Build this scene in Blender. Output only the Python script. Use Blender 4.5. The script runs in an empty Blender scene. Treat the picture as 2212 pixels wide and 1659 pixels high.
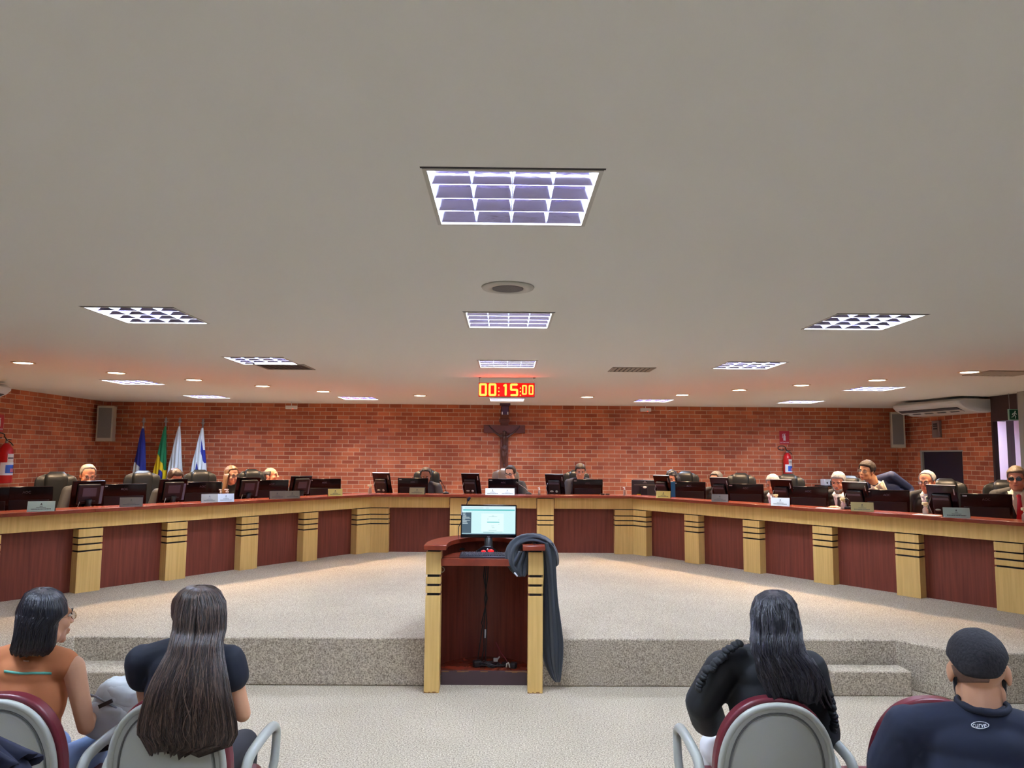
import bpy, bmesh, math, random
from mathutils import Vector, Matrix, Euler, noise
R = math.radians
PI = math.pi
SC = bpy.context.scene
COL = SC.collection

# ------------------------------------------------------------------ camera
F_PX, PITCH, YAW, ROLL = 1610.0, 0.0957575, 0.0089907, 0.00765
CAM = Vector((0.0, 0.0, 1.82))
fwd = Vector((math.sin(YAW)*math.cos(PITCH), math.cos(YAW)*math.cos(PITCH), math.sin(PITCH)))
rgt = Vector((math.cos(YAW), -math.sin(YAW), 0.0))
upv = rgt.cross(fwd)
rg2 = rgt*math.cos(ROLL) + upv*math.sin(ROLL)
up2 = -rgt*math.sin(ROLL) + upv*math.cos(ROLL)
cd = bpy.data.cameras.new('camera')
cam = bpy.data.objects.new('camera', cd)
COL.objects.link(cam)
M = Matrix((rg2, up2, -fwd)).transposed().to_4x4()
M.translation = CAM
cam.matrix_world = M
cd.sensor_fit = 'HORIZONTAL'
cd.sensor_width = 36.0
cd.lens = 36.0*F_PX/2212.0
cd.clip_start = 0.05
cd.clip_end = 100
SC.camera = cam

# ------------------------------------------------------------------ world, exposure
wd = bpy.data.worlds.new('world')
SC.world = wd
wd.use_nodes = True
wd.node_tree.nodes['Background'].inputs[0].default_value = (0.55, 0.6, 0.75, 1)
wd.node_tree.nodes['Background'].inputs[1].default_value = 0.25
SC.view_settings.view_transform = 'Standard'
SC.view_settings.look = 'None'
SC.view_settings.gamma = 1.0
SC.view_settings.use_curve_mapping = False
SC.view_settings.exposure = 1.28
TROFFER_POWER = 30.0       # emission of the fluorescent plates
SPOT_POWER = 115.0          # watts of each warm downlight
CLOCK_POWER = 7.0

def ray(px, py):
    return rg2*((px-1106.0)/F_PX) - up2*((py-829.5)/F_PX) + fwd
def at_z(px, py, z):
    d = ray(px, py); return CAM + d*((z-CAM.z)/d.z)
def at_y(px, py, y):
    d = ray(px, py); return CAM + d*(y/d.y)
def at_x(px, py, x):
    d = ray(px, py); return CAM + d*(x/d.x)

# ------------------------------------------------------------------ materials
def lin(c):
    return tuple((v/12.92 if v <= 0.04045 else ((v+0.055)/1.055)**2.4) for v in c)
def rgb(r, g, b):
    return lin((r/255.0, g/255.0, b/255.0))
MATS = {}
def mat(name, c, rough=0.6, metal=0.0, spec=0.5, emit=None, estr=1.0, var=0.0, vscale=(1,1,1), nscale=5.0,
        c2=None, bump=0.0, bscale=None, alpha=None, detail=4.0, coat=0.0, trans=0.0, sheen=0.0):
    if name in MATS: return MATS[name]
    m = bpy.data.materials.new(name); m.use_nodes = True
    nt = m.node_tree; b = nt.nodes['Principled BSDF']
    b.inputs['Base Color'].default_value = (*c, 1)
    b.inputs['Roughness'].default_value = rough
    b.inputs['Metallic'].default_value = metal
    b.inputs['Specular IOR Level'].default_value = spec
    if coat: b.inputs['Coat Weight'].default_value = coat; b.inputs['Coat Roughness'].default_value = 0.12
    if trans: b.inputs['Transmission Weight'].default_value = trans
    if sheen: b.inputs['Sheen Weight'].default_value = sheen
    if alpha is not None: b.inputs['Alpha'].default_value = alpha
    if emit:
        b.inputs['Emission Color'].default_value = (*emit, 1)
        b.inputs['Emission Strength'].default_value = estr
    if c2 or bump:
        tc = nt.nodes.new('ShaderNodeTexCoord'); mp = nt.nodes.new('ShaderNodeMapping')
        mp.inputs['Scale'].default_value = vscale
        nt.links.new(tc.outputs['Object'], mp.inputs['Vector'])
        n = nt.nodes.new('ShaderNodeTexNoise'); n.inputs['Scale'].default_value = nscale
        n.inputs['Detail'].default_value = detail
        nt.links.new(mp.outputs[0], n.inputs['Vector'])
        if c2:
            r = nt.nodes.new('ShaderNodeValToRGB')
            r.color_ramp.elements[0].position = 0.5-0.5*(1-var); r.color_ramp.elements[1].position = 0.5+0.5*(1-var)
            r.color_ramp.elements[0].color = (*c, 1); r.color_ramp.elements[1].color = (*c2, 1)
            nt.links.new(n.outputs['Fac'], r.inputs['Fac'])
            nt.links.new(r.outputs['Color'], b.inputs['Base Color'])
        if bump:
            bp = nt.nodes.new('ShaderNodeBump'); bp.inputs['Strength'].default_value = bump
            bp.inputs['Distance'].default_value = 0.01
            nt.links.new(n.outputs['Fac'], bp.inputs['Height'])
            nt.links.new(bp.outputs[0], b.inputs['Normal'])
    MATS[name] = m
    return m

def brick_mat(name, axis):
    m = bpy.data.materials.new(name); m.use_nodes = True
    nt = m.node_tree; b = nt.nodes['Principled BSDF']; b.inputs['Roughness'].default_value = 0.85
    b.inputs['Specular IOR Level'].default_value = 0.2
    tc = nt.nodes.new('ShaderNodeTexCoord'); sp = nt.nodes.new('ShaderNodeSeparateXYZ'); cb = nt.nodes.new('ShaderNodeCombineXYZ')
    nt.links.new(tc.outputs['Object'], sp.inputs[0])
    nt.links.new(sp.outputs[axis], cb.inputs[0]); nt.links.new(sp.outputs[2], cb.inputs[1])
    br = nt.nodes.new('ShaderNodeTexBrick')
    br.inputs['Scale'].default_value = 1.0
    br.inputs['Brick Width'].default_value = 0.2245
    br.inputs['Row Height'].default_value = 0.0778
    br.inputs['Mortar Size'].default_value = 0.0058
    br.inputs['Mortar Smooth'].default_value = 0.25
    br.inputs['Bias'].default_value = -0.1
    br.inputs['Color1'].default_value = (*rgb(204, 116, 80), 1)
    br.inputs['Color2'].default_value = (*rgb(156, 80, 58), 1)
    br.inputs['Mortar'].default_value = (*rgb(210, 176, 146), 1)
    nt.links.new(cb.outputs[0], br.inputs['Vector'])
    n = nt.nodes.new('ShaderNodeTexNoise'); n.inputs['Scale'].default_value = 2.2; n.inputs['Detail'].default_value = 6
    nt.links.new(tc.outputs['Object'], n.inputs['Vector'])
    mx = nt.nodes.new('ShaderNodeMix'); mx.data_type = 'RGBA'; mx.blend_type = 'MULTIPLY'
    rp = nt.nodes.new('ShaderNodeValToRGB')
    rp.color_ramp.elements[0].position = 0.3; rp.color_ramp.elements[0].color = (0.72, 0.7, 0.72, 1)
    rp.color_ramp.elements[1].position = 0.7; rp.color_ramp.elements[1].color = (1.1, 1.06, 1.0, 1)
    nt.links.new(n.outputs['Fac'], rp.inputs['Fac'])
    mx.inputs[0].default_value = 1.0
    nt.links.new(br.outputs['Color'], mx.inputs[6]); nt.links.new(rp.outputs['Color'], mx.inputs[7])
    nt.links.new(mx.outputs[2], b.inputs['Base Color'])
    bp = nt.nodes.new('ShaderNodeBump'); bp.invert = True; bp.inputs['Strength'].default_value = 0.5; bp.inputs['Distance'].default_value = 0.006
    nt.links.new(br.outputs['Fac'], bp.inputs['Height']); nt.links.new(bp.outputs[0], b.inputs['Normal'])
    return m

def carpet_mat(name, ca, cb_, cc):
    m = bpy.data.materials.new(name); m.use_nodes = True
    nt = m.node_tree; b = nt.nodes['Principled BSDF']; b.inputs['Roughness'].default_value = 0.95
    b.inputs['Specular IOR Level'].default_value = 0.1
    tc = nt.nodes.new('ShaderNodeTexCoord')
    n = nt.nodes.new('ShaderNodeTexNoise'); n.inputs['Scale'].default_value = 105; n.inputs['Detail'].default_value = 3
    n.inputs['Roughness'].default_value = 0.75
    nt.links.new(tc.outputs['Object'], n.inputs['Vector'])
    r = nt.nodes.new('ShaderNodeValToRGB')
    e = r.color_ramp.elements
    e[0].position = 0.36; e[0].color = (*ca, 1); e[1].position = 0.64; e[1].color = (*cc, 1)
    k = e.new(0.5); k.color = (*cb_, 1)
    nt.links.new(n.outputs['Fac'], r.inputs['Fac'])
    n2 = nt.nodes.new('ShaderNodeTexNoise'); n2.inputs['Scale'].default_value = 1.3; n2.inputs['Detail'].default_value = 3
    nt.links.new(tc.outputs['Object'], n2.inputs['Vector'])
    r2 = nt.nodes.new('ShaderNodeValToRGB')
    r2.color_ramp.elements[0].position = 0.3; r2.color_ramp.elements[0].color = (0.9, 0.9, 0.9, 1)
    r2.color_ramp.elements[1].position = 0.7; r2.color_ramp.elements[1].color = (1.04, 1.04, 1.04, 1)
    nt.links.new(n2.outputs['Fac'], r2.inputs['Fac'])
    mx = nt.nodes.new('ShaderNodeMix'); mx.data_type = 'RGBA'; mx.blend_type = 'MULTIPLY'; mx.inputs[0].default_value = 1
    nt.links.new(r.outputs['Color'], mx.inputs[6]); nt.links.new(r2.outputs['Color'], mx.inputs[7])
    nt.links.new(mx.outputs[2], b.inputs['Base Color'])
    bp = nt.nodes.new('ShaderNodeBump'); bp.inputs['Strength'].default_value = 0.5; bp.inputs['Distance'].default_value = 0.006
    nt.links.new(n.outputs['Fac'], bp.inputs['Height']); nt.links.new(bp.outputs[0], b.inputs['Normal'])
    return m

M_BRX = brick_mat('red brick back', 0)
M_BRY = brick_mat('red brick side', 1)
M_CARP = carpet_mat('fleck carpet', rgb(118, 106, 94), rgb(174, 161, 142), rgb(214, 201, 178))
M_CEIL = mat('ceiling paint', rgb(222, 219, 212), 0.9, spec=0.15)
M_WHITE = mat('white enamel', rgb(225, 225, 220), 0.4)
M_MAPLE = mat('maple laminate', rgb(204, 164, 92), 0.45, c2=rgb(234, 198, 126), vscale=(14, 14, 0.6), nscale=3, var=0.3, spec=0.3)
M_MAHO = mat('mahogany laminate', rgb(96, 44, 36), 0.42, c2=rgb(142, 72, 56), vscale=(16, 16, 0.7), nscale=2.5, var=0.3, spec=0.35)
M_LEDGE = mat('polished mahogany', rgb(112, 42, 28), 0.25, c2=rgb(146, 64, 42), vscale=(3, 3, 3), nscale=3, var=0.3)
M_BLACK = mat('black groove', (0.006, 0.005, 0.006), 0.7)
M_MON = mat('glossy black plastic', rgb(16, 9, 16), 0.16, spec=0.3)
M_MONF = mat('matt black plastic', rgb(24, 22, 26), 0.45)
M_LOGO = mat('silver print', rgb(170, 170, 172), 0.4)
M_DLOGO = mat('faint grey print', rgb(86, 80, 88), 0.4)
M_LEATH = mat('black leather', rgb(21, 23, 25), 0.40, bump=0.12, nscale=60, spec=0.35)
M_TAUPE = mat('taupe leather', rgb(116, 98, 84), 0.35, bump=0.1, nscale=60)
M_STEEL = mat('brushed steel', rgb(170, 170, 170), 0.3, 0.9)
M_GREYSH = mat('grey chair plastic', rgb(166, 169, 161), 0.42, bump=0.04, nscale=220)
M_MAROON = mat('maroon vinyl', rgb(104, 32, 44), 0.36)
M_RED = mat('extinguisher red', rgb(196, 22, 26), 0.3)
M_PAPER = mat('white label', rgb(225, 228, 235), 0.6)
M_BROWN = mat('carved dark wood', rgb(70, 34, 26), 0.38)
M_CROSS = mat('cross wood', rgb(104, 52, 36), 0.5)

# ------------------------------------------------------------------ object helpers
def tag(o, label=None, cat=None, group=None, kind=None):
    if label: o['label'] = label
    if cat: o['category'] = cat
    if group: o['group'] = group
    if kind: o['kind'] = kind
    return o
def thing(name, label, cat, loc=(0, 0, 0), rz=0.0, group=None, rx=0.0, ry=0.0):
    o = bpy.data.objects.new(name, None); COL.objects.link(o)
    o.location = loc; o.rotation_euler = (rx, ry, rz); o.empty_display_size = 0.1
    return tag(o, label, cat, group)
def dup(root, loc, rz, label, group=None, scale=None):
    r = root.copy(); COL.objects.link(r); r.location = loc
    r.rotation_euler = (root.rotation_euler[0], root.rotation_euler[1], rz); r['label'] = label
    if group: r['group'] = group
    for ch in list(root.children):
        c = ch.copy(); COL.objects.link(c); c.parent = r
        for g in list(ch.children):
            d = g.copy(); COL.objects.link(d); d.parent = c
    return r

class MB:
    def __init__(s): s.bm = bmesh.new(); s.mi = 0
    def _xf(s, vs, m):
        if m is not None:
            for v in vs: v.co = m @ v.co
    def _mi(s, before):
        if s.mi:
            for f in s.bm.faces:
                if f.index == -1: f.material_index = s.mi
    def faces(s, fs):
        for f in fs: f.material_index = s.mi
    def box(s, x0, x1, y0, y1, z0, z1, m=None):
        vs = [s.bm.verts.new(p) for p in ((x0,y0,z0),(x1,y0,z0),(x1,y1,z0),(x0,y1,z0),(x0,y0,z1),(x1,y0,z1),(x1,y1,z1),(x0,y1,z1))]
        s.faces([s.bm.faces.new([vs[i] for i in q]) for q in ((3,2,1,0),(4,5,6,7),(0,1,5,4),(1,2,6,5),(2,3,7,6),(3,0,4,7))])
        s._xf(vs, m); return s
    def prism(s, poly, z0, z1, m=None):
        a = sum(poly[i][0]*poly[(i+1) % len(poly)][1]-poly[(i+1) % len(poly)][0]*poly[i][1] for i in range(len(poly)))
        if a < 0: poly = poly[::-1]
        lo = [s.bm.verts.new((p[0], p[1], z0)) for p in poly]; hi = [s.bm.verts.new((p[0], p[1], z1)) for p in poly]
        n = len(poly)
        fs = [s.bm.faces.new(lo[::-1]), s.bm.faces.new(hi)]
        for i in range(n): fs.append(s.bm.faces.new((lo[i], lo[(i+1) % n], hi[(i+1) % n], hi[i])))
        s.faces(fs); s._xf(lo+hi, m); return s
    def sph(s, c, r, m=None, u=20, v=12):
        if not hasattr(r, '__len__'): r = (r, r, r)
        T = Matrix.Translation(c) @ Matrix.Diagonal((*r, 1))
        if m is not None: T = m @ T
        q = bmesh.ops.create_uvsphere(s.bm, u_segments=u, v_segments=v, radius=1, matrix=T)
        fs = set(f for w in q['verts'] for f in w.link_faces); s.faces(fs); return s
    def tube(s, pts, rad, seg=12, caps=True, flat=None, m=None):
        pts = [Vector(p) for p in pts]; n = len(pts)
        if not hasattr(rad, '__len__'): rad = [rad]*n
        rings = []; prev = None
        for i, p in enumerate(pts):
            t = (pts[min(i+1, n-1)]-pts[max(i-1, 0)]).normalized()
            if prev is None:
                a = Vector((0, 0, 1)) if abs(t.z) < 0.9 else Vector((1, 0, 0))
                u = t.cross(a).normalized()
            else:
                u = (prev - t*prev.dot(t)).normalized()
            prev = u; w = t.cross(u)
            fl = flat if flat else 1.0
            rings.append([s.bm.verts.new(p + u*math.cos(2*PI*k/seg)*rad[i]*fl + w*math.sin(2*PI*k/seg)*rad[i]) for k in range(seg)])
        fs = []
        for i in range(n-1):
            for k in range(seg):
                fs.append(s.bm.faces.new((rings[i][k], rings[i][(k+1) % seg], rings[i+1][(k+1) % seg], rings[i+1][k])))
        if caps:
            fs.append(s.bm.faces.new(rings[0][::-1])); fs.append(s.bm.faces.new(rings[-1]))
        s.faces(fs)
        s._xf([v for r in rings for v in r], m); return s
    def cap(s, a, b, ra, rb=None, m=None, seg=14):
        """round-ended tapered limb"""
        a = Vector(a); b = Vector(b); rb = ra if rb is None else rb
        d = (b-a); L = d.length; d = d/L if L > 1e-6 else Vector((0, 0, 1))
        pts = []; rr = []
        for k in (80, 55, 28): pts.append(a - d*ra*math.sin(R(k))); rr.append(ra*math.cos(R(k)))
        pts.append(a); rr.append(ra); pts.append(b); rr.append(rb)
        for k in (28, 55, 80): pts.append(b + d*rb*math.sin(R(k))); rr.append(rb*math.cos(R(k)))
        return s.tube(pts, rr, seg, True, None, m)
    def lathe(s, prof, seg=24, m=None, close=True):
        rings = []
        for r, z in prof:
            rings.append([s.bm.verts.new((r*math.cos(2*PI*k/seg), r*math.sin(2*PI*k/seg), z)) for k in range(seg)])
        fs = []
        for i in range(len(prof)-1):
            for k in range(seg):
                fs.append(s.bm.faces.new((rings[i][k], rings[i][(k+1) % seg], rings[i+1][(k+1) % seg], rings[i+1][k])))
        if close:
            fs.append(s.bm.faces.new(rings[0][::-1])); fs.append(s.bm.faces.new(rings[-1]))
        s.faces(fs); s._xf([v for r in rings for v in r], m); return s
    def grid(s, rows, m=None, wrap=False, cap_ends=False):
        vr = [[s.bm.verts.new(p) for p in r] for r in rows]; fs = []
        for i in range(len(vr)-1):
            n = len(vr[i]); rng = n if wrap else n-1
            for k in range(rng):
                fs.append(s.bm.faces.new((vr[i][k], vr[i][(k+1) % n], vr[i+1][(k+1) % n], vr[i+1][k])))
        if cap_ends:
            fs.append(s.bm.faces.new(vr[0][::-1])); fs.append(s.bm.faces.new(vr[-1]))
        s.faces(fs); s._xf([v for r in vr for v in r], m); return s
    def build(s, name, mats, parent=None, smooth=False, bevel=0.0, bseg=2, solid=0.0, sub=0, remesh=0.0, smooth_it=0):
        bmesh.ops.recalc_face_normals(s.bm, faces=s.bm.faces)
        me = bpy.data.meshes.new(name); s.bm.to_mesh(me); s.bm.free()
        o = bpy.data.objects.new(name, me); COL.objects.link(o)
        if not isinstance(mats, (list, tuple)): mats = [mats]
        for x in mats: me.materials.append(x)
        if remesh:
            md = o.modifiers.new('r', 'REMESH'); md.mode = 'VOXEL'; md.voxel_size = remesh; md.use_smooth_shade = True
            if smooth_it:
                md = o.modifiers.new('s', 'SMOOTH'); md.factor = 0.5; md.iterations = smooth_it
            dg = bpy.context.evaluated_depsgraph_get(); ev = o.evaluated_get(dg)
            nm = bpy.data.meshes.new_from_object(ev, depsgraph=dg)
            o.modifiers.clear(); o.data = nm; bpy.data.meshes.remove(me); me = nm; me.name = name
            if not me.materials:
                for x in mats: me.materials.append(x)
            smooth = True
        if solid:
            md = o.modifiers.new('solid', 'SOLIDIFY'); md.thickness = solid; md.offset = 0
        if bevel:
            md = o.modifiers.new('bevel', 'BEVEL'); md.width = bevel; md.segments = bseg; md.limit_method = 'ANGLE'; md.angle_limit = R(40)
        if sub:
            md = o.modifiers.new('sub', 'SUBSURF'); md.levels = sub; md.render_levels = sub
        if smooth or bevel:
            me.polygons.foreach_set('use_smooth', [True]*len(me.polygons))
            if not smooth: 
                try: me.set_sharp_from_angle(angle=R(35))
                except Exception: pass
        if parent is not None: o.parent = parent
        me.update()
        return o

def struct(name, mb, m, parent=None, **k):
    o = mb.build(name, m, parent, **k)
    if parent is None: o['kind'] = 'structure'
    return o
def text_mesh(name, body, size, m, parent, loc, rot, depth=0.0005, align='CENTER', sx=1.0):
    cu = bpy.data.curves.new(name, 'FONT'); cu.body = body; cu.size = size; cu.extrude = depth
    cu.align_x = align; cu.align_y = 'CENTER'
    t = bpy.data.objects.new(name, cu); COL.objects.link(t)
    dg = bpy.context.evaluated_depsgraph_get()
    me = bpy.data.meshes.new_from_object(t.evaluated_get(dg), depsgraph=dg)
    bpy.data.objects.remove(t); bpy.data.curves.remove(cu)
    o = bpy.data.objects.new(name, me); COL.objects.link(o)
    me.materials.clear(); me.materials.append(m)
    o.location = loc; o.rotation_euler = rot; o.scale = (sx, 1, 1)
    if parent is not None: o.parent = parent
    return o
def rot_z(a): return Matrix.Rotation(a, 4, 'Z')
def arc(cx, cy, r, a0, a1, n):
    return [(cx+r*math.cos(a0+(a1-a0)*i/n), cy+r*math.sin(a0+(a1-a0)*i/n)) for i in range(n+1)]
# ------------------------------------------------------------------ room shell
XL, XR, YB, ZC, ZS = -7.72, 7.66, 14.5, 2.80, 0.37
RYE = 11.66          # where the right brick wall ends at the doorway
YR = -4.5            # rear wall behind the seats
struct('wall_back', MB().box(XL-.2, XR+.2, YB, YB+.2, 0, ZC+.1), M_BRX)
struct('wall_left', MB().box(XL-.2, XL, YR, YB+.1, 0, ZC+.1), M_BRY)
dy0, dy1, dzt = 12.46, 13.68, 1.95
mb = MB().box(XR, XR+.05, RYE, dy0, 0, ZC+.1).box(XR, XR+.05, dy1, YB+.1, 0, ZC+.1).box(XR, XR+.05, dy0, dy1, dzt, ZC+.1).box(XR, XR+.05, dy0, dy1, 0, ZS)
struct('wall_right', mb, M_BRY)
m_navy = mat('navy painted board', rgb(22, 24, 44), 0.5)
m_lilac = mat('lilac plaster', rgb(226, 200, 214), 0.8)
m_grey = mat('grey painted wall', rgb(150, 148, 140), 0.8)
m_dkbrown = mat('dark brown panel', rgb(58, 38, 40), 0.6)
d1 = MB().box(XR+.025, XR+.045, dy0, dy1, ZS, dzt).build('door_1', m_navy); d1['kind'] = 'structure'
struct('trim_1', MB().box(XR-.01, XR+.05, dy1-.03, dy1+.03, ZS, dzt+.02).box(XR-.006, XR+.05, dy0-.02, dy1+.03, dzt-.005, dzt+.02), m_grey)
struct('trim_2', MB().box(XR-.012, XR+.055, RYE-.05, RYE, ZS, ZC+.03), m_dkbrown)
struct('wall_header', MB().box(XR-.04, XR+.16, 10.75, RYE-.05, 2.41, ZC+.1), m_dkbrown)
struct('wall_pillar', MB().box(7.455, XR+.3, YR, 10.75, 0, ZC+.1), m_grey)
struct('wall_corridor', MB().box(9.2, 9.35, 8, 16, 0, ZC+.1).box(XR+.05, 9.2, 15.4, 15.5, 0, ZC+.1).box(XR+.3, 9.2, 8, 8.1, 0, ZC+.1), m_lilac)
fr = at_x(2168, 1000, 8.9)
struct('trim_3', MB().box(8.86, 8.93, fr.y-.28, fr.y-.18, ZS, 2.6).box(8.86, 8.93, fr.y-.28, fr.y+.1, 2.6, 2.66), m_dkbrown)
struct('wall_rear', MB().box(XL, XR+.3, YR-.2, YR, 0, ZC+.1), mat('cream plaster', rgb(228, 222, 208), 0.85))
struct('floor', MB().box(XL-.1, 10, YR-.1, YB+.2, -.1, 0), M_CARP)
# stage: carpeted platform, notched round the lectern
CX = -0.06
outline = [(XL, 5.72), (-3.66, 5.72), (-3.40, 6.10), (-.545, 6.10), (-.545, 6.62), (.245, 6.62), (.245, 6.10), (3.17, 6.13), (3.46, 5.74),
           (7.6, 5.74), (9.9, 5.74), (9.9, YB+.1), (XL, YB+.1)]
mb = MB(); mb.prism(outline, 0.0, ZS)
struct('floor_stage', mb, M_CARP, bevel=.012)
for i, (x0, x1, y0, lb) in enumerate(((-3.42, -2.81, 5.79, 'carpeted half-height step box at the left of the stage'),
                                    (2.54, 3.15, 5.90, 'carpeted half-height step box at the right of the stage'))):
    o = MB().box(x0, x1, y0, 6.098, 0, .185).build('step_box', M_CARP, bevel=.01)
    tag(o, lb, 'step', 'step boxes up to the stage')

# ------------------------------------------------------------------ fluorescent troffers
m_plate = mat('fluorescent glow', (1, 1, 1), 0.5, emit=(0.75, 0.875, 1.0), estr=TROFFER_POWER)
m_louv = mat('mirror louver', rgb(206, 198, 244), 0.10, 1.0, bump=.10, nscale=7, vscale=(1, 1, 3))
m_louv2 = mat('bright louver fin', rgb(222, 232, 244), 0.3, 0.6)
m_frame = mat('troffer frame', rgb(188, 184, 174), 0.5)
m_dark = mat('dark slot', rgb(40, 34, 40), 0.6)
def make_troffer(label):
    t = thing('ceiling_light', label, 'ceiling light', (0, 0, ZC), 0, 'recessed louvered ceiling lights')
    h = .313; w = .016
    MB().box(-h, h, -h, -h+w, -.004, .02).box(-h, h, h-w, h, -.004, .02).box(-h, -h+w, -h+w, h-w, -.004, .02).box(h-w, h, -h+w, h-w, -.004, .02).build('frame', m_frame, t)
    MB().box(-h-.006, h+.006, -h-.012, -h, -.001, .02).build('shadow_gap', m_dark, t)
    hh = h-w
    MB().box(-hh, hh, -hh, hh, .085, .09).build('lamp_plate', m_plate, t)
    n = 4; p = 2*hh/n
    mb = MB()
    for k in range(0, n+1):     # curved blades across, seen from the room
        y = -hh+k*p
        th = .004
        rows = []
        for j in range(6):
            u = j/5.0; z = .004+.05*u; ww = .0025+.0165*u
            rows.append([(-hh, y-ww, z), (hh, y-ww, z)])
        mb.grid(rows)
        rows = [[(a[0], 2*y-a[1], a[2]) for a in r] for r in rows]
        mb.grid(rows)
    mb.build('cross_blades', m_louv, t, smooth=True)
    for k in range(0, n+1):
        x = -hh+k*p; mb = MB()
        mb.box(x-.0015, x+.0015, -hh, hh, .05, .058)
        for j in range(n):
            y0 = -hh+j*p+.006; y1 = -hh+(j+1)*p-.006
            for sg in (-1, 1):
                mb.grid([[(x+sg*.002, y0, .003), (x+sg*.002, y1, .003)], [(x+sg*.006, y0, .03), (x+sg*.006, y1, .03)], [(x+sg*.014, y0, .056), (x+sg*.014, y1, .056)]])
        mb.build('fin', m_louv2, t, smooth=False)
    return t
TR = [(.02, 2.79, 'largest louvered light, nearest on the centre line of the ceiling'),
      (.02, 5.36, 'louvered light on the centre line just beyond the round ceiling speaker'),
      (.02, 7.96, 'louvered light on the centre line glowing red beside the timer'),
      (.02, 10.5, 'louvered light on the centre line hidden behind the timer'),
      (.03, 13.1, 'louvered light on the centre line just above the crucifix'),
      (-2.56, 5.30, 'large slanted-looking louvered light at the left of the ceiling'),
      (2.57, 5.30, 'large slanted-looking louvered light at the right of the ceiling'),
      (-2.58, 7.88, 'middle-distance louvered light left of the timer, its corner over a vent'),
      (2.60, 7.90, 'middle-distance louvered light right of the timer'),
      (-5.19, 10.42, 'thin-looking louvered light at far left between two warm downlights'),
      (5.21, 10.45, 'thin-looking louvered light at far right near the air conditioner'),
      (-5.19, 13.0, 'farthest left louvered light, above the flags'),
      (-2.57, 13.05, 'farthest louvered light between the flags and the crucifix'),
      (2.60, 13.05, 'farthest louvered light right of the timer, near a small white box'),
      (5.20, 13.05, 'farthest right louvered light, above the fire extinguisher'),
      (-2.56, 2.72, 'unseen louvered light added beyond the upper left of the picture'), (2.57, 2.72, 'unseen louvered light added beyond the upper right of the picture'),
      (.02, .15, 'unseen louvered light added overhead above the viewer'), (-2.56, .15, 'unseen louvered light added overhead left of the viewer'),
      (2.57, .15, 'unseen louvered light added overhead right of the viewer'),  # unseen rows continuing the grid, added to light the foreground
      (-1.9, -2.4, 'unseen louvered light added behind the viewer at left'), (2.0, -2.4, 'unseen louvered light added behind the viewer at right'),  # unseen pair added to brighten the blade reflections and the audience's backs
      (8.45, 14.2, 'farther unseen louvered light added to brighten the corridor beyond the right doorway'),
      (8.45, 11.9, 'unseen louvered light added to brighten the corridor beyond the right doorway')]  # both corridor lamps are unseen, added to brighten the lilac walls
# openings in the ceiling for every troffer: cut the slab into a grid of boxes round them
def ceiling_with_holes():
    hs = .313
    xs = sorted(set([XL-.2, 10.2] + [round(x-hs, 4) for x, y, l in TR] + [round(x+hs, 4) for x, y, l in TR]))
    rects = [(x-hs, x+hs, y-hs, y+hs) for x, y, l in TR]
    mb = MB()
    for a, b in zip(xs, xs[1:]):
        if b-a < 1e-4: continue
        cuts = sorted([(r[2], r[3]) for r in rects if r[0] < (a+b)/2 < r[1]])
        y = YR-.2
        for c0, c1 in cuts:
            if c0 > y: mb.box(a, b, y, c0, ZC, ZC+.02)
            y = max(y, c1)
        mb.box(a, b, y, YB+.2, ZC, ZC+.02)
    bmesh.ops.remove_doubles(mb.bm, verts=mb.bm.verts, dist=1e-5)
    return mb
mb = ceiling_with_holes(); mb.box(XL-.2, 10.2, YR-.2, YB+.2, ZC+.095, ZC+.12)
struct('ceiling', mb, M_CEIL)
t0 = make_troffer(TR[0][2]); t0.location = (TR[0][0], TR[0][1], ZC)
for x, y, l in TR[1:]:
    dup(t0, (x, y, ZC), 0, l)

# ------------------------------------------------------------------ warm downlights
m_glow = mat('warm lamp glow', (1, 1, 1), 0.5, emit=(1.0, 0.82, 0.58), estr=14)
m_ring = mat('downlight ring', rgb(226, 214, 190), 0.4)
DL = [(-5.31, 8.2, 'nearest left warm downlight, by the left edge of the picture'), (-4.79, 9.17, 'second warm downlight from the left edge'),
      (-4.17, 9.97, 'third warm downlight from the left edge'), (-3.52, 10.8, 'fourth warm downlight from the left edge'),
      (-2.85, 11.65, 'fifth warm downlight from the left, near the small white box'), (-1.41, 12.3, 'warm downlight just left of the timer'),
      (1.36, 12.3, 'warm downlight just right of the timer'), (2.80, 11.72, 'warm downlight above the right end of the central desk'),
      (3.41, 10.79, 'fourth warm downlight from the right edge'), (4.0, 9.98, 'third warm downlight from the right edge'),
      (4.66, 9.25, 'second warm downlight from the right edge'), (5.23, 8.3, 'nearest right warm downlight, beside a vent')]
def downlight(x, y, lb):
    t = thing('downlight', lb, 'downlight', (x, y, ZC), 0, 'warm round downlights above the desks')
    MB().lathe([(.118, -.001), (.118, -.007), (.098, -.010), (.092, -.004), (.092, -.001)], 32).build('trim_ring', m_ring, t, smooth=True)
    MB().lathe([(.0905, -.006), (.0905, -.0015)], 32).build('lamp_disc', m_glow, t)
    return t
first = None
for x, y, lb in DL:
    if first is None: first = downlight(x, y, lb)
    else: dup(first, (x, y, ZC), 0, lb)
    ld = bpy.data.lights.new('downlight beam', 'SPOT'); ld.energy = SPOT_POWER; ld.color = (1.0, .69, .42)
    ld.spot_size = R(118); ld.spot_blend = .65; ld.shadow_soft_size = .07
    lo = bpy.data.objects.new('downlight_beam', ld); COL.objects.link(lo); lo.location = (x, y, ZC-.02)
    lo['kind'] = 'structure'

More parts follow.
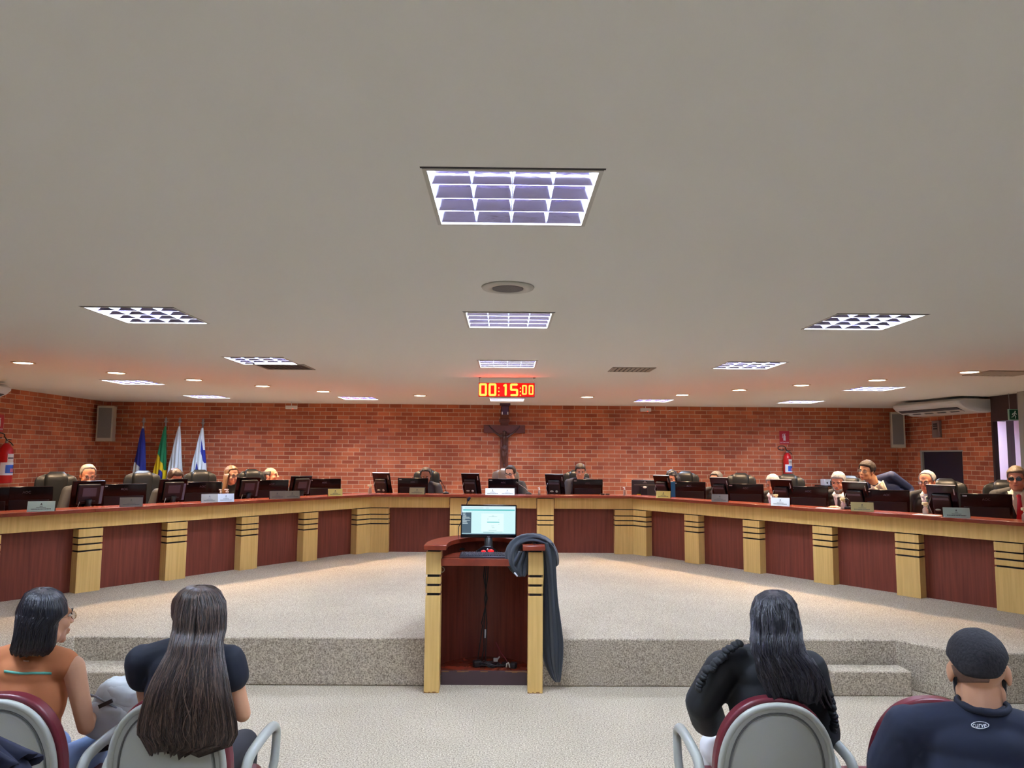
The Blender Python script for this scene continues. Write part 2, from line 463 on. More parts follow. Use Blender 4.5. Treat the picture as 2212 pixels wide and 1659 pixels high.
# ------------------------------------------------------------------ round ceiling speaker and vents
t = thing('ceiling_speaker', 'round ceiling speaker with grey grille on the centre line', 'speaker', (.01, 4.28, ZC))
MB().lathe([(.155, -.001), (.15, -.010), (.12, -.016), (.095, -.012), (.09, -.001)], 48).build('rim', m_frame, t, smooth=True)
MB().lathe([(.0905, -.013), (.0905, -.002)], 48).build('grille', mat('speaker grille', rgb(112, 108, 108), 0.7, c2=rgb(84, 80, 82), nscale=260, var=.6), t)
m_vent = mat('vent metal', rgb(152, 144, 130), 0.6)
def vent(px, py, lb, w=.5, d=.3):
    p = at_z(px, py, ZC)
    t = thing('ceiling_vent', lb, 'vent', (p.x, p.y, ZC), 0, 'air vents in the ceiling')
    MB().box(-w/2, w/2, -d/2, -d/2+.02, -.008, 0).box(-w/2, w/2, d/2-.02, d/2, -.008, 0).box(-w/2, -w/2+.02, -d/2, d/2, -.008, 0).box(w/2-.02, w/2, -d/2, d/2, -.008, 0).build('frame', m_vent, t)
    MB().box(-w/2+.02, w/2-.02, -d/2+.02, d/2-.02, -.0015, -.0005).build('duct', m_dark, t)
    n = 9; mb = MB()
    for k in range(n):
        x = -w/2+.04+k*(w-.08)/(n-1)
        mb.box(-.014, .014, -d/2+.02, d/2-.02, -.001, .001, Matrix.Translation((x, 0, -.004)) @ Matrix.Rotation(R(22), 4, 'Y'))
    mb.build('slats', m_vent, t)
    return t
vent(616, 792, 'ceiling vent touching the middle-distance light left of the timer', .56, .5)
vent(1364, 798, 'ceiling vent right of the timer', .48, .42)
vent(2165, 806, 'ceiling vent at the right edge beside a downlight', .62, .5)
# ------------------------------------------------------------------ the judges' bench
DX = -0.035
AU = Vector((.5815, -.8135))       # along the right arm, away from the corner
def arm_pt(side, s):               # pilaster front line; s metres from the first arm pilaster
    x = 2.61 + .5815*s; y = 10.37 - .8135*s
    return Vector((DX + side*x, y))
CORN = {1: Vector((DX+1.96, 11.28)), -1: Vector((DX-1.96, 11.28))}
def node_arm(side, s): return (arm_pt(side, s), Vector((side*.8135, .5815)))
def node_cor(side):
    n1 = Vector((side*.8135, .5815)); n2 = Vector((0, 1)); b = (n1+n2).normalized()
    return (CORN[side], b/(b.dot(n2)))
def node_mid(x): return (Vector((DX+x, 11.28)), Vector((0, 1)))
def strip(nodes, o1, o2):
    a = [(n[0]+n[1]*o1) for n in nodes]; b = [(n[0]+n[1]*o2) for n in nodes]
    return [(p.x, p.y) for p in a+b[::-1]]
S_C = -1.119
def shift(nodes, i, d):            # move a node along the run
    p, n = nodes[i]; return (p+d, n)
PZ = [(ZS, .785), (.803, .855), (.872, .925), (.940, 1.022)]
def pilaster(parent, nodes, front=0.0, depth=.14, top=1.022, label=None):
    zs = list(PZ); zs[-1] = (.940, top)
    mb = MB()
    for a, b in zs: mb.prism(strip(nodes, front, depth), a, b)
    o = mb.build('pilaster', M_MAPLE, parent, bevel=.0015, bseg=1)
    core = [(n[0], n[1]) for n in nodes]
    d0 = (nodes[1][0]-nodes[0][0]).normalized(); d1 = (nodes[-1][0]-nodes[-2][0]).normalized()
    core[0] = (nodes[0][0]+d0*.012, nodes[0][1]); core[-1] = (nodes[-1][0]-d1*.012, nodes[-1][1])
    MB().prism(strip(core, front+.012, depth), ZS+.01, top+.014).build('groove_core', M_BLACK, o)
    return o
def bench(name, label, nodes, pil, cross_ends=True, fascia_front=-.01):
    t = thing(name, label, 'desk', (0, 0, 0), 0, "modules of the judges' bench")
    MB().prism(strip(nodes, -.11, .27), 1.198, 1.235).build('ledge', M_LEDGE, t, bevel=.004)
    MB().prism(strip(nodes, fascia_front, .03), 1.035, 1.198).build('fascia', M_MAPLE, t)
    MB().prism(strip(nodes, .12, .145), ZS, 1.035).build('front_panel', M_MAHO, t)
    MB().prism(strip(nodes, .235, .262), 1.10, 1.198).build('riser', M_MAHO, t)
    MB().prism(strip(nodes, .146, .92), 1.075, 1.10).build('worktop', M_LEDGE, t)
    for e in ((nodes[0], 1), (nodes[-1], -1)):
        (p, n), sg = e
        d = (nodes[1][0]-nodes[0][0]).normalized() if sg > 0 else (nodes[-1][0]-nodes[-2][0]).normalized()
        q = (p+d*.02*sg, n); q2 = (p+d*.04*sg, n)
        MB().prism(strip([q, q2], .146, .86), ZS, 1.075).build('side_panel', M_MAHO, t)
    for pn in pil:
        pilaster(t, *pn) if isinstance(pn, tuple) and isinstance(pn[0], list) else pilaster(t, pn)
    return t
W = .125; PS = [0, .97, 1.95, 2.92, 3.88, 4.85]
def pn_arm(side, i):
    a, b = node_arm(side, PS[i]-W), node_arm(side, PS[i]+W)
    return [a, b] if side > 0 else [b, a]
def run_arm(side, s0, s1, corner=False):
    ns = [node_cor(side) if corner else node_arm(side, s0), node_arm(side, s1)]
    return ns if side > 0 else ns[::-1]
def pn_cor_arm(side):
    ns = [node_cor(side), node_arm(side, S_C+.27)]
    return ns if side > 0 else ns[::-1]
def pn_cor_mid(side):
    ns = [node_mid(side*(1.96-.27)), node_cor(side)]
    return ns if side > 0 else ns[::-1]
for side, w in ((-1, 'left'), (1, 'right')):
    j = (PS[2]+.02, PS[3]+.02) if side < 0 else (PS[2]-.02, PS[3]+.10)
    bench('judges_bench', 'long %s bench module of maple and mahogany next to the central bench' % w, run_arm(side, S_C, j[0], True),
          [pn_cor_arm(side), pn_arm(side, 0), pn_arm(side, 1)] + ([pn_arm(side, 2)] if side > 0 else []))
    bench('judges_bench', 'short middle bench module of the %s arm' % w, run_arm(side, j[0], j[1]),
          [pn_arm(side, 3)] if side > 0 else [pn_arm(side, 2)])
    bench('judges_bench', 'bench module at the %s edge of the picture' % w, run_arm(side, j[1], 5.0),
          ([pn_arm(side, 3)] if side < 0 else []) + [pn_arm(side, 4)])
mid = [node_cor(-1), node_cor(1)]
pil = [pn_cor_mid(-1), pn_cor_mid(1)]
for x in (-.65, .65): pil.append(([node_mid(x-.125), node_mid(x+.125)], -.03, .14, 1.183))
t = thing('judges_bench', 'central bench module of maple and mahogany below the crucifix', 'desk', (0, 0, 0), 0, "modules of the judges' bench")
MB().prism(strip(mid, -.11, .27), 1.198, 1.235).build('ledge', M_LEDGE, t, bevel=.004)
mb = MB()
for a, b in ((None, -.785), (-.515, .515), (.785, None)):
    ns = [node_cor(-1) if a is None else node_mid(a), node_cor(1) if b is None else node_mid(b)]
    mb.prism(strip(ns, -.01, .03), 1.035, 1.198)
mb.build('fascia', M_MAPLE, t)
MB().prism(strip(mid, .12, .145), ZS, 1.035).build('front_panel', M_MAHO, t)
MB().prism(strip(mid, .235, .262), 1.10, 1.198).build('riser', M_MAHO, t)
MB().prism(strip(mid, .146, .92), 1.075, 1.10).build('worktop', M_LEDGE, t)
pilaster(t, pn_cor_mid(-1)); pilaster(t, pn_cor_mid(1))
for x in (-.65, .65): pilaster(t, [node_mid(x-.125), node_mid(x+.125)], -.03, .14, 1.183)

# where a sight line through a column of the photograph meets the bench at a given depth behind its front
def bench_pt(px, off):
    d = ray(px, 1060); sl = d.x/d.y
    for side in (-1, 1):
        n = Vector((side*.8135, .5815)); p0 = arm_pt(side, 0)+n*off; u = Vector((side*.5815, -.8135))
        # x = sl*y
        den = u.x - sl*u.y
        s = (sl*p0.y - p0.x)/den
        p = p0+u*s
        cor = node_cor(side); c = cor[0]+cor[1]*off
        if side*(p.x-c.x) > 0 and p.y < c.y and p.y > 0: return Vector((p.x, p.y)), side
    y = 11.28+off
    return Vector((sl*y, y)), 0
ARM_ANG = math.atan2(.8135, .5815)   # 54.4 degrees
def face_ang(side, k=1.0):           # rotation so that local -Y looks over the bench to the stage
    return -side*ARM_ANG*k if side else 0.0

# ------------------------------------------------------------------ monitors (backs seen from the room)
def text_on(parent, body, size, x, y, z, m, sx=1.0):
    return text_mesh('logo', body, size, m, parent, (x, y, z), (R(90), 0, 0), sx=sx)
def make_wide(label):
    t = thing('monitor', label, 'monitor', group='wide monitors on the bench')
    w, h = .47, .285; z0 = .075
    tl = Matrix.Translation((0, 0, z0)) @ Matrix.Rotation(R(6), 4, 'X')
    MB().box(-w/2, w/2, -.012, .016, 0, h, tl).build('case', M_MON, t, bevel=.006)
    MB().box(-w/2+.015, w/2-.015, .016, .018, .02, h-.015, tl).build('screen', mat('dark screen', rgb(14, 16, 22), .15), t)
    MB().box(-w/2+.03, w/2-.03, -.018, -.011, .002, h*.52, tl).build('rear_cover', M_MONF, t, bevel=.004)
    MB().box(-w/2+.018, -w/2+.06, -.0135, -.0115, h-.03, h-.018, tl).build('corner_badge', M_LOGO, t)
    a = text_on(t, 'AOC', .034, .0, -.0130-(h-.062)*.105, z0+h-.062, M_DLOGO); a.rotation_euler = (R(96), 0, 0)
    MB().tube([(0, -.01, .006), (0, -.012, .05), (0, -.006, .11)], [.03, .022, .022], 14, flat=.8).build('stand_neck', M_MONF, t, smooth=True)
    MB().lathe([(.10, 0), (.10, .006), (.05, .012), (.03, .012)], 28).build('stand_base', M_MONF, t, smooth=True)
    return t
def make_square(label):
    t = thing('monitor', label, 'monitor', group='square-screen monitors on the left bench')
    w, h = .335, .315; z0 = .10
    tl = Matrix.Translation((0, 0, z0)) @ Matrix.Rotation(R(14), 4, 'X')
    c = MB().box(-w/2, w/2, -.008, .02, 0, h, tl).build('case', M_MON, t, bevel=.006)
    MB().box(-.115, .115, -.045, -.008, .06, h-.03, tl).build('rear_cover', M_MONF, t, bevel=.012)
    MB().box(-.07, .07, -.05, -.044, .15, h-.07, tl).box(-.07, .07, -.052, -.044, .09, .10, tl).build('vent_plate', mat('grey plate', rgb(72, 70, 78), .3), t)
    MB().box(w/2-.055, w/2-.015, -.0115, -.0075, .05, h-.06, tl).build('label_sheet', mat('sheet grey', rgb(104, 108, 120), .4), t)
    MB().box(-w/2+.015, w/2-.015, .02, .022, .02, h-.015, tl).build('screen', mat('dark screen', rgb(14, 16, 22), .15), t)
    MB().tube([(0, -.02, .005), (0, -.05, .1), (0, -.09, .2)], [.045, .032, .032], 14).build('stand_neck', M_MONF, t, smooth=True)
    MB().lathe([(.11, 0), (.11, .008), (.05, .016), (.03, .016)], 28).build('stand_base', M_MONF, t, smooth=True)
    MB().tube([(-.09, -.08, .18), (-.11, -.09, .13), (-.10, -.08, .06), (-.07, -.06, .004)], .004, 8).build('power_cable', mat('pale cable', rgb(150, 150, 150), .5), t, smooth=True)
    MB().sph((.02, -.075, .12), .016).sph((.07, -.07, .115), .014).build('plugs', mat('plug grey', rgb(150, 148, 130), .5), t, smooth=True)
    return t
def make_port(label):
    t = thing('monitor', label, 'monitor', group='upright rotated monitors on the bench')
    w, h = .30, .46; z0 = .0
    tl = Matrix.Translation((0, 0, z0)) @ Matrix.Rotation(R(19), 4, 'X') @ Matrix.Rotation(R(0), 4, 'Y')
    MB().box(-w/2, w/2, -.006, .024, .0, h, tl).build('case', M_MON, t, bevel=.006)
    MB().box(-.10, .085, -.04, -.006, .06, h-.09, tl).build('rear_cover', M_MONF, t, bevel=.014)
    MB().box(-.085, .075, -.048, -.03, h-.15, h-.125, tl).build('vent_plate', mat('grey plate', rgb(72, 70, 78), .3), t)
    MB().box(w/2-.028, w/2-.018, -.0085, -.0055, h-.10, h-.035, tl).build('corner_badge', M_LOGO, t)
    MB().box(-w/2+.015, w/2-.015, .024, .026, .015, h-.015, tl).build('screen', mat('dark screen', rgb(14, 16, 22), .15), t)
    MB().box(-w/2+.004, w/2-.004, .0, .022, h-.001, h+.002, tl).build('top_edge', mat('pale edge', rgb(150, 150, 160), .3), t)
    MB().sph((-.05, -.10, .17), (.03, .014, .014)).sph((.03, -.10, .17), (.02, .014, .02)).build('plugs', mat('plug grey', rgb(150, 148, 130), .5), t, smooth=True)
    MB().tube([(-.11, -.13, .3), (-.14, -.12, .22), (-.12, -.08, .12), (-.08, -.05, .02)], .004, 8).build('power_cable', mat('pale cable', rgb(150, 150, 150), .5), t, smooth=True)
    return t
ZW = 1.10
MON = [  # kind, px centre, off behind bench, angle factor, tilt, label
 ('w', 58, .52, .62, 'wide monitor at the left edge behind the mint-white nameplate'),
 ('w', -40, .52, .62, 'wide monitor cut off by the left edge of the picture'),
 ('s', 187, .50, .88, 'square monitor back hiding the mouth of the grey-haired man at left'),
 ('w', 268, .55, .62, 'wide monitor behind the dark nameplate left of the flags'),
 ('s', 369, .50, .88, 'square monitor back in front of the bowed woman by the flags'),
 ('w', 436, .55, .66, 'wide monitor just left of the woman with long fair hair'),
 ('s', 531, .50, .88, 'square monitor back turned aside, right of the woman with fair hair'),
 ('w', 585, .55, .62, 'wide monitor in front of the bald man in profile'),
 ('s', 645, .50, .88, 'square monitor leaning back, second last of the left bench'),
 ('w', 701, .52, .22, 'last wide monitor of the left bench behind the small yellow nameplate'),
 ('p', 832, .50, 0, 'upright monitor beside the cream spray bottle on the central bench'),
 ('w', 892, .50, 0, 'wide monitor in front of the bowed balding man at the central bench'),
 ('p', 1023, .50, 0, 'upright monitor just left of the white double nameplate'),
 ('w', 1087, .50, 0, 'wide monitor in front of the woman below the crucifix'),
 ('p', 1203, .50, 0, 'upright monitor right of the woman below the crucifix'),
 ('w', 1269, .50, 0, 'wide monitor in front of the man right of the crucifix'),
 ('p', 1441, .52, .95, 'upright monitor behind the yellow nameplate right of centre'),
 ('w', 1489, .50, .30, 'wide monitor with a bright blue strip on its left side'),
 ('p', 1566, .52, .95, 'upright monitor covering the balding bowed man at right'),
 ('w', 1611, .55, .42, 'wide monitor left of the white-haired man beneath the extinguisher'),
 ('p', 1700, .52, .95, 'upright monitor half hiding the man beneath the extinguisher'),
 ('w', 1746, .55, .42, 'wide monitor just left of the bearded man'),
 ('p', 1858, .52, .95, 'upright monitor right of the bearded man'),
 ('w', 1915, .55, .46, 'wide monitor in front of the leaning young man'),
 ('p', 2044, .52, .95, 'upright monitor right of the man with the green tie'),
 ('w', 2128, .58, .42, 'wide monitor in front of the man with the red tie')]
proto = {}
mk = {'w': make_wide, 's': make_square, 'p': make_port}
MONOBJ = {}
for kind, px, off, k, lb in MON:
    p, side = bench_pt(px, off)
    ang = -side*ARM_ANG*k if side else (-R(22) if kind == 'p' else 0.0)
    if kind not in proto:
        o = mk[kind](lb); proto[kind] = o; o.location = (p.x, p.y, ZW); o.rotation_euler = (0, 0, ang)
    else:
        o = dup(proto[kind], (p.x, p.y, ZW), ang, lb)
    MONOBJ[px] = o
MB().box(-.262, -.20, -.022, .018, .06, .355, Matrix.Rotation(R(6), 4, 'X')).build('side_strip', mat('blue film', rgb(10, 104, 150), .4), MONOBJ[1489])['label'] = 'bright blue strip'
# the older monitor with round badge and yellow sticker
p, side = bench_pt(1393, .45)
t = thing('monitor', 'older dark grey monitor with a yellow sticker on its back', 'monitor', (p.x, p.y, ZW), R(3))
w, h, z0 = .41, .27, .09
m_old = mat('charcoal plastic', rgb(52, 52, 60), .4)
MB().box(-w/2, w/2, -.01, .03, z0, z0+h).build('case', m_old, t, bevel=.01)
MB().box(-.07, .04, -.04, -.01, z0-.02, z0+.17).build('rear_cover', mat('dark plastic', rgb(30, 30, 44), .4), t, bevel=.01)
MB().box(-w/2+.03, w/2-.03, -.016, -.009, z0+h-.085, z0+h-.07).build('slot', mat('slot grey', rgb(110, 108, 106), .5), t)
MB().box(-w/2+.08, -w/2+.14, -.0125, -.0095, z0+.02, z0+.05).build('sticker', mat('yellow sticker', rgb(214, 196, 30), .5), t)
MB().sph((-.01, -.034, z0+.155), (.035, .012, .018)).build('badge', mat('white badge', rgb(225, 225, 225), .4), t, smooth=True)
MB().sph((.0, -.011, z0+h-.028), (.008, .002, .010)).box(-.03, .03, -.0115, -.0095, z0+h-.05, z0+h-.043).build('brand_mark', M_LOGO, t)
MB().box(-w/2+.015, w/2-.015, .03, .032, z0+.02, z0+h-.015).build('screen', mat('dark screen', rgb(14, 16, 22), .15), t)
MB().lathe([(.10, 0), (.10, .01), (.04, .02), (.03, .12)], 24).build('stand_base', m_old, t, smooth=True)

# ------------------------------------------------------------------ nameplates
m_plback = mat('nameplate back', rgb(20, 16, 16), .4)
def plate(px, w, col, lb, off=.02, n=1, cols=None, rough=.35, metal=.3, k=.72, tm=None):
    p, side = bench_pt(px, off-.11+.03)
    ang = -side*ARM_ANG*k if side else 0.0
    t = thing('nameplate', lb, 'nameplate', (p.x, p.y, 1.2355), ang, 'nameplates on the bench')
    h = .098; dy = .035
    cols = cols or [col]*n
    dk = tm or mat('engraved grey', rgb(70, 66, 62), .6)
    for i in range(n):
        x0 = -w/2+i*w/n; x1 = x0+w/n
        mc = mat('plate %d %d %d' % cols[i], rgb(*cols[i]), rough, metal)
        bm = MB(); bm.grid([[(x0, -dy, 0), (x1, -dy, 0)], [(x0, 0, h), (x1, 0, h)]])
        f = bm.build('face', mc, t, solid=.003)
        # engraved crest and lines of lettering
        T = Matrix.Translation(((x0+x1)/2, -dy-.0022, 0)) @ Matrix.Rotation(-math.atan2(dy, h), 4, 'X')
        b2 = MB(); L = w/n
        b2.prism([(-.009, -.009), (.009, -.009), (0, .012)], -.0004, .0004, T @ Matrix.Translation((0, 0, h*.78)) @ Matrix.Rotation(R(90), 4, 'X'))
        b2.box(-.014, .014, -.0004, .0004, h*.52, h*.56, T).box(-L*.18, L*.18, -.0004, .0004, h*.38, h*.42, T)
        nb = 9; rnd = random.Random(px+i)
        x = -L*.36
        while x < L*.34:
            ww = L*rnd.uniform(.02, .05); b2.box(x, x+ww, -.0004, .0004, h*.2, h*.29, T); x += ww+L*.012
        b2.build('engraving', dk, f)
    bm = MB(); bm.grid([[(-w/2, dy, 0), (w/2, dy, 0)], [(-w/2, 0, h), (w/2, 0, h)]])
    bm.build('back_leaf', m_plback, t, solid=.003)
    return t
plate(92, .235, (206, 226, 214), 'mint-white nameplate at the left edge of the bench', k=.42)
plate(285, .225, (108, 98, 88), 'dark bronze nameplate left of the flags', k=.45)
plate(471, .37, None, 'double nameplate, bronze and silver halves, below the fair-haired woman', n=2, cols=[(112, 104, 94), (150, 150, 152)], k=.5)
plate(615, .385, None, 'double bronze nameplate in front of the bald man in profile', n=2, cols=[(118, 106, 90), (122, 110, 94)], k=.5)
plate(724, .20, (222, 208, 120), 'small yellow nameplate at the end of the left bench', k=.4)
plate(901, .225, (156, 142, 106), 'gold nameplate in front of the bowed balding man')
plate(1080, .435, None, 'white double nameplate on the central bench below the crucifix', n=2, cols=[(226, 232, 230), (228, 232, 228)])
plate(1433, .20, (222, 206, 118), 'yellow nameplate at the start of the right bench', k=.35)
plate(1555, .21, (128, 120, 112), 'grey-brown nameplate in front of the balding man at right', k=.45)
plate(1685, .215, (172, 170, 160), 'pale grey nameplate beneath the fire extinguisher', k=.45)
plate(1861, .23, (160, 142, 92), 'gold nameplate right of the bearded man', k=.42)
plate(2063, .235, (160, 172, 160), 'silver nameplate near the man with the red tie', k=.42)

# ------------------------------------------------------------------ bottles, microphones and small things on the bench
m_cream = mat('cream plastic', rgb(232, 226, 180), .4)
m_clear = mat('clear plastic', rgb(214, 200, 190), .15, trans=.6)
def spray(px, lb, off=.07, s=1.0):
    p, side = bench_pt(px, off)
    t = thing('spray_bottle', lb, 'bottle', (p.x, p.y, 1.2355), R(15), 'trigger spray bottles on the bench')
    MB().lathe([(.026*s, 0), (.028*s, .01), (.028*s, .055*s), (.012*s, .075*s), (.011*s, .085*s)], 20).build('bottle', m_clear, t, smooth=True)
    MB().lathe([(.013*s, .085*s), (.015*s, .10*s)], 16).box(-.035*s, .03*s, -.012, .012, .10*s, .125*s).box(.018*s, .026*s, -.006, .006, .065*s, .10*s, ).build('trigger_head', m_cream, t, bevel=.003)
    return t
spray(799, 'cream spray bottle at the left end of the central bench', s=1.05)
spray(1820, 'cream spray bottle in front of the bearded man', off=.10)
spray(1997, 'cream spray bottle in front of the man with the green tie', off=.10)
spray(2211, 'cream spray bottle cut off by the right edge', off=.10)
spray(1675, 'cream spray bottle behind the pale grey nameplate', off=.12)
def pump(px, lb, off=.08, h=.10, r=.018, m=None):
    p, side = bench_pt(px, off)
    t = thing('pump_bottle', lb, 'bottle', (p.x, p.y, 1.2355), R(-10), 'small bottles on the bench')
    MB().lathe([(r, 0), (r, h*.55), (r*.5, h*.68), (r*.5, h*.74)], 18).build('bottle', m or m_clear, t, smooth=True)
    MB().lathe([(r*.65, h*.74), (r*.65, h*.86), (r*.3, h*.88), (r*.3, h)], 14).box(-r*1.2, r*.5, -r*.4, r*.4, h*.97, h*1.06).build('pump_head', mat('white plastic', rgb(232, 232, 226), .4), t, bevel=.001)
    return t
pump(1165, 'small clear pump bottle between the woman and the man at the central bench')
pump(1349, 'white-topped pump bottle near the right end of the central bench', h=.115, r=.02)
pump(477, 'left one of two white-topped bottles by the fair-haired woman', off=.17, h=.13, r=.018)
pump(491, 'right one of two white-topped bottles by the fair-haired woman', off=.17, h=.13, r=.03)
def desk_mic(px0, py0, px1, py1, off, lb, silver=False):
    p, side = bench_pt(px1, off)
    b = Vector((p.x, p.y, 1.2355 if off < .26 else ZW+.001))
    h = at_y(px0, py0, p.y-.03)
    t = thing('gooseneck_microphone', lb, 'microphone', b, 0, 'gooseneck microphones on the bench')
    d = h-b
    MB().lathe([(.05, 0), (.05, .012), (.02, .03), (.01, .035)], 20).build('base', M_MONF, t, smooth=True)
    MB().tube([(0, 0, .03), (d.x*.3, d.y*.2, d.z*.55), (d.x*.8, d.y*.8, d.z*.88), d], .004, 8).build('gooseneck', M_STEEL if silver else M_MONF, t, smooth=True)
    e = d.normalized()
    MB().cap(d, d+Vector((d.x*.2, -.02, .02)), .011, .013).build('mic_head', M_MONF, t, smooth=True)
desk_mic(952.6, 1040, 963, 1064, .20, 'gooseneck microphone right of the bowed balding man')
desk_mic(1120, 1045, 1142, 1066, .20, 'slanting silver microphone right of the woman below the crucifix', True)
p, side = bench_pt(1830, .12)
t = thing('telephone_handset', 'small black desk device beside the spray bottle of the bearded man', 'telephone', (p.x, p.y, 1.2355), R(-30))
MB().box(-.035, .035, -.03, .03, 0, .03).build('base', M_MONF, t, bevel=.006)
MB().tube([(0, 0, .03), (0, 0, .07), (.01, 0, .1), (-.02, -.01, .12)], [.014, .012, .012, .016], 10).build('holder', M_MONF, t, smooth=True)
p, side = bench_pt(1307, .1)
t = thing('eyeglasses', 'folded pair of dark glasses lying right of the man at the central bench', 'glasses', (p.x, p.y, 1.2355), 0)
MB().cap((-.06, 0, .012), (-.015, 0, .012), .011).cap((.015, 0, .012), (.06, 0, .012), .011).build('lenses', M_MONF, t, smooth=True)
MB().tube([(-.07, 0, .015), (-.072, .03, .006), (-.03, .05, .006)], .003, 6).tube([(.07, 0, .015), (.072, .03, .006), (.03, .05, .006)], .003, 6).tube([(-.02, -.005, .018), (.02, -.005, .018)], .003, 6).build('frame', M_STEEL, t)
for px, lb, w in ((1790, 'sheet of paper lying in front of the bearded man', .26), (2000, 'sheet of paper lying in front of the man with the green tie', .24)):
    p, side = bench_pt(px, .03)
    o = MB().box(-w/2, w/2, -.07, .07, 0, .002).build('paper_sheet', M_PAPER)
    o.location = (p.x, p.y, 1.2355); o.rotation_euler = (0, 0, -ARM_ANG); tag(o, lb, 'paper', 'papers on the right bench')
# ------------------------------------------------------------------ things on the walls
def seg_digit(mb, ch, x, y, w, h, t, dep=.004):
    SEG = {'0': 'abcdef', '1': 'bc', '5': 'afgcd'}
    def cap2(a, b): mb.cap((a[0], 0, a[1]), (b[0], 0, b[1]), t, t, Matrix.Translation((x, dep, y)), 8)
    P = {'a': ((0, h), (w, h)), 'b': ((w, h), (w, h/2)), 'c': ((w, h/2), (w, 0)), 'd': ((0, 0), (w, 0)), 'e': ((0, 0), (0, h/2)), 'f': ((0, h/2), (0, h)), 'g': ((0, h/2), (w, h/2))}
    for s in SEG[ch]:
        a, b = [Vector(q) for q in P[s]]; n = 3 if s in 'bcef' else 3
        for k in range(n):
            u0 = (k+.22)/n; u1 = (k+.78)/n
            cap2(a.lerp(b, u0), a.lerp(b, u1))
YC = 9.32
c0, c1 = at_y(1034, 827, YC), at_y(1155, 857, YC)
cxm, czm = (c0.x+c1.x)/2, (c0.z+c1.z)/2
t = thing('led_timer', 'red LED timer reading 00:15:00 hanging from the ceiling', 'timer', (cxm, YC, czm))
W2, H2 = (c1.x-c0.x)/2, (c0.z-c1.z)/2+.004
MB().box(-W2, W2, .008, .06, -H2, H2).build('case', mat('timer case', rgb(60, 8, 10), .5), t)
MB().box(-W2+.004, W2-.004, .006, .008, -H2+.004, H2-.004).build('red_filter', mat('red filter', rgb(160, 4, 6), .35, emit=(1, .0, .0), estr=.42), t)
m_led = mat('led', (.1, .02, .01), .5, emit=(1.0, .055, .008), estr=CLOCK_POWER)
U0 = -W2; KX = 2*W2/.70
for ch, a_, b_, y, h, tt in (('0', .006, .104, -.066, .132, .0135), ('0', .124, .222, -.066, .132, .0135), ('1', .296, .352, -.066, .132, .0135),
                             ('5', .391, .494, -.066, .132, .0135), ('0', .541, .602, -.052, .106, .009), ('0', .624, .685, -.052, .106, .009)):
    mb = MB(); seg_digit(mb, ch, U0+(a_+tt)*KX, y, (b_-a_-2*tt)*KX, h, tt, 0)
    if ch == '1': mb.cap((U0+.318*KX, 0, .052), (U0+.330*KX, 0, .060), .012, .012, None, 8)
    mb.build('digit', m_led, t, smooth=True)
for u in (.252, .521):
    for zz in (-.068, -.022, .022): MB().sph((U0+u*KX, 0, zz), .0085, u=10, v=6).build('colon_dot', m_led, t, smooth=True)
for sx in (-W2+.01, W2-.01):
    mb = MB(); z = H2; zc = ZC-czm
    n = 7
    for k in range(n):
        za = z+(zc-z)*k/n; zb = z+(zc-z)*(k+1)/n
        mb.tube([(sx, .03, za), (sx+.006*(1 if k % 2 else -1), .03, (za+zb)/2), (sx, .03, zb)], .0022, 6)
    mb.tube([(sx-.012, .03, zc-.004), (sx+.02, .03, zc-.004)], .004, 6)
    mb.build('hanging_chain', M_MONF, t)

# crucifix
cl, cr = at_y(1045, 926, 14.4), at_y(1134, 928, 14.4)
ccx = (cl.x+cr.x)/2; top = at_y(1090, 893, 14.4).z; zarm = at_y(1090, 927, 14.4).z; bot = at_y(1090, 1014, 14.4).z
t = thing('crucifix', 'large dark wooden crucifix on the brick wall', 'crucifix', (ccx, 14.44, zarm))
MB().box(-.078, .078, -.01, .045, bot-zarm, top-zarm).build('upright_beam', M_CROSS, t, bevel=.006)
MB().box(-.40, .40, -.02, .04, -.075, .078).build('cross_beam', M_CROSS, t, bevel=.006)
MB().box(-.10, .10, -.03, -.008, .13, .20).build('scroll_plaque', M_CROSS, t, bevel=.006)
text_mesh('inscription', 'INRI', .05, M_BROWN, t, (0, -.0315, .165), (R(90), 0, 0))
mb = MB(); cz = lambda py: at_y(1090, py, 14.38).z-zarm
sh = cz(944); hip = cz(970); kn = cz(985); ft = cz(1006)
mb.cap((0, -.055, sh-.02), (0, -.05, hip+.09), .052, .042).cap((-.055, -.05, sh), (.055, -.05, sh), .03).cap((0, -.05, hip+.07), (0, -.055, hip), .045, .055)
for sg in (-1, 1):
    e = (sg*.165, -.05, sh+.075); h = (sg*.285, -.035, .04 if sg > 0 else .045)
    mb.cap((sg*.06, -.05, sh+.005), e, .025, .019).cap(e, h, .019, .013).cap(h, (h[0]+sg*.012, -.035, h[2]+.03), .015, .009)
    mb.cap((sg*.026, -.055, hip), (sg*.02, -.085, kn), .036, .026).cap((sg*.02, -.085, kn), (sg*.006, -.05, ft+.02), .026, .015)
mb.cap((0, -.055, ft+.02), (0, -.08, ft-.015), .018, .014)
mb.cap((0, -.06, sh+.02), (0, -.07, sh+.06), .02)
mb.sph((0, -.085, sh+.075), (.036, .042, .052))
for k in range(9):
    a = 2*PI*k/9; mb.sph((.036*math.cos(a), -.08+.036*math.sin(a), sh+.10), .011, u=8, v=6)
for k in range(6): mb.cap((-.05, -.09+.004*k, hip+.03-.018*k), (.05, -.095, hip+.05-.022*k), .013, .012)
mb.cap((0, -.05, sh+.06), (.0, -.04, sh+.01), .035, .03)
mb.build('carved_figure', M_BROWN, t, remesh=.006, smooth_it=1)

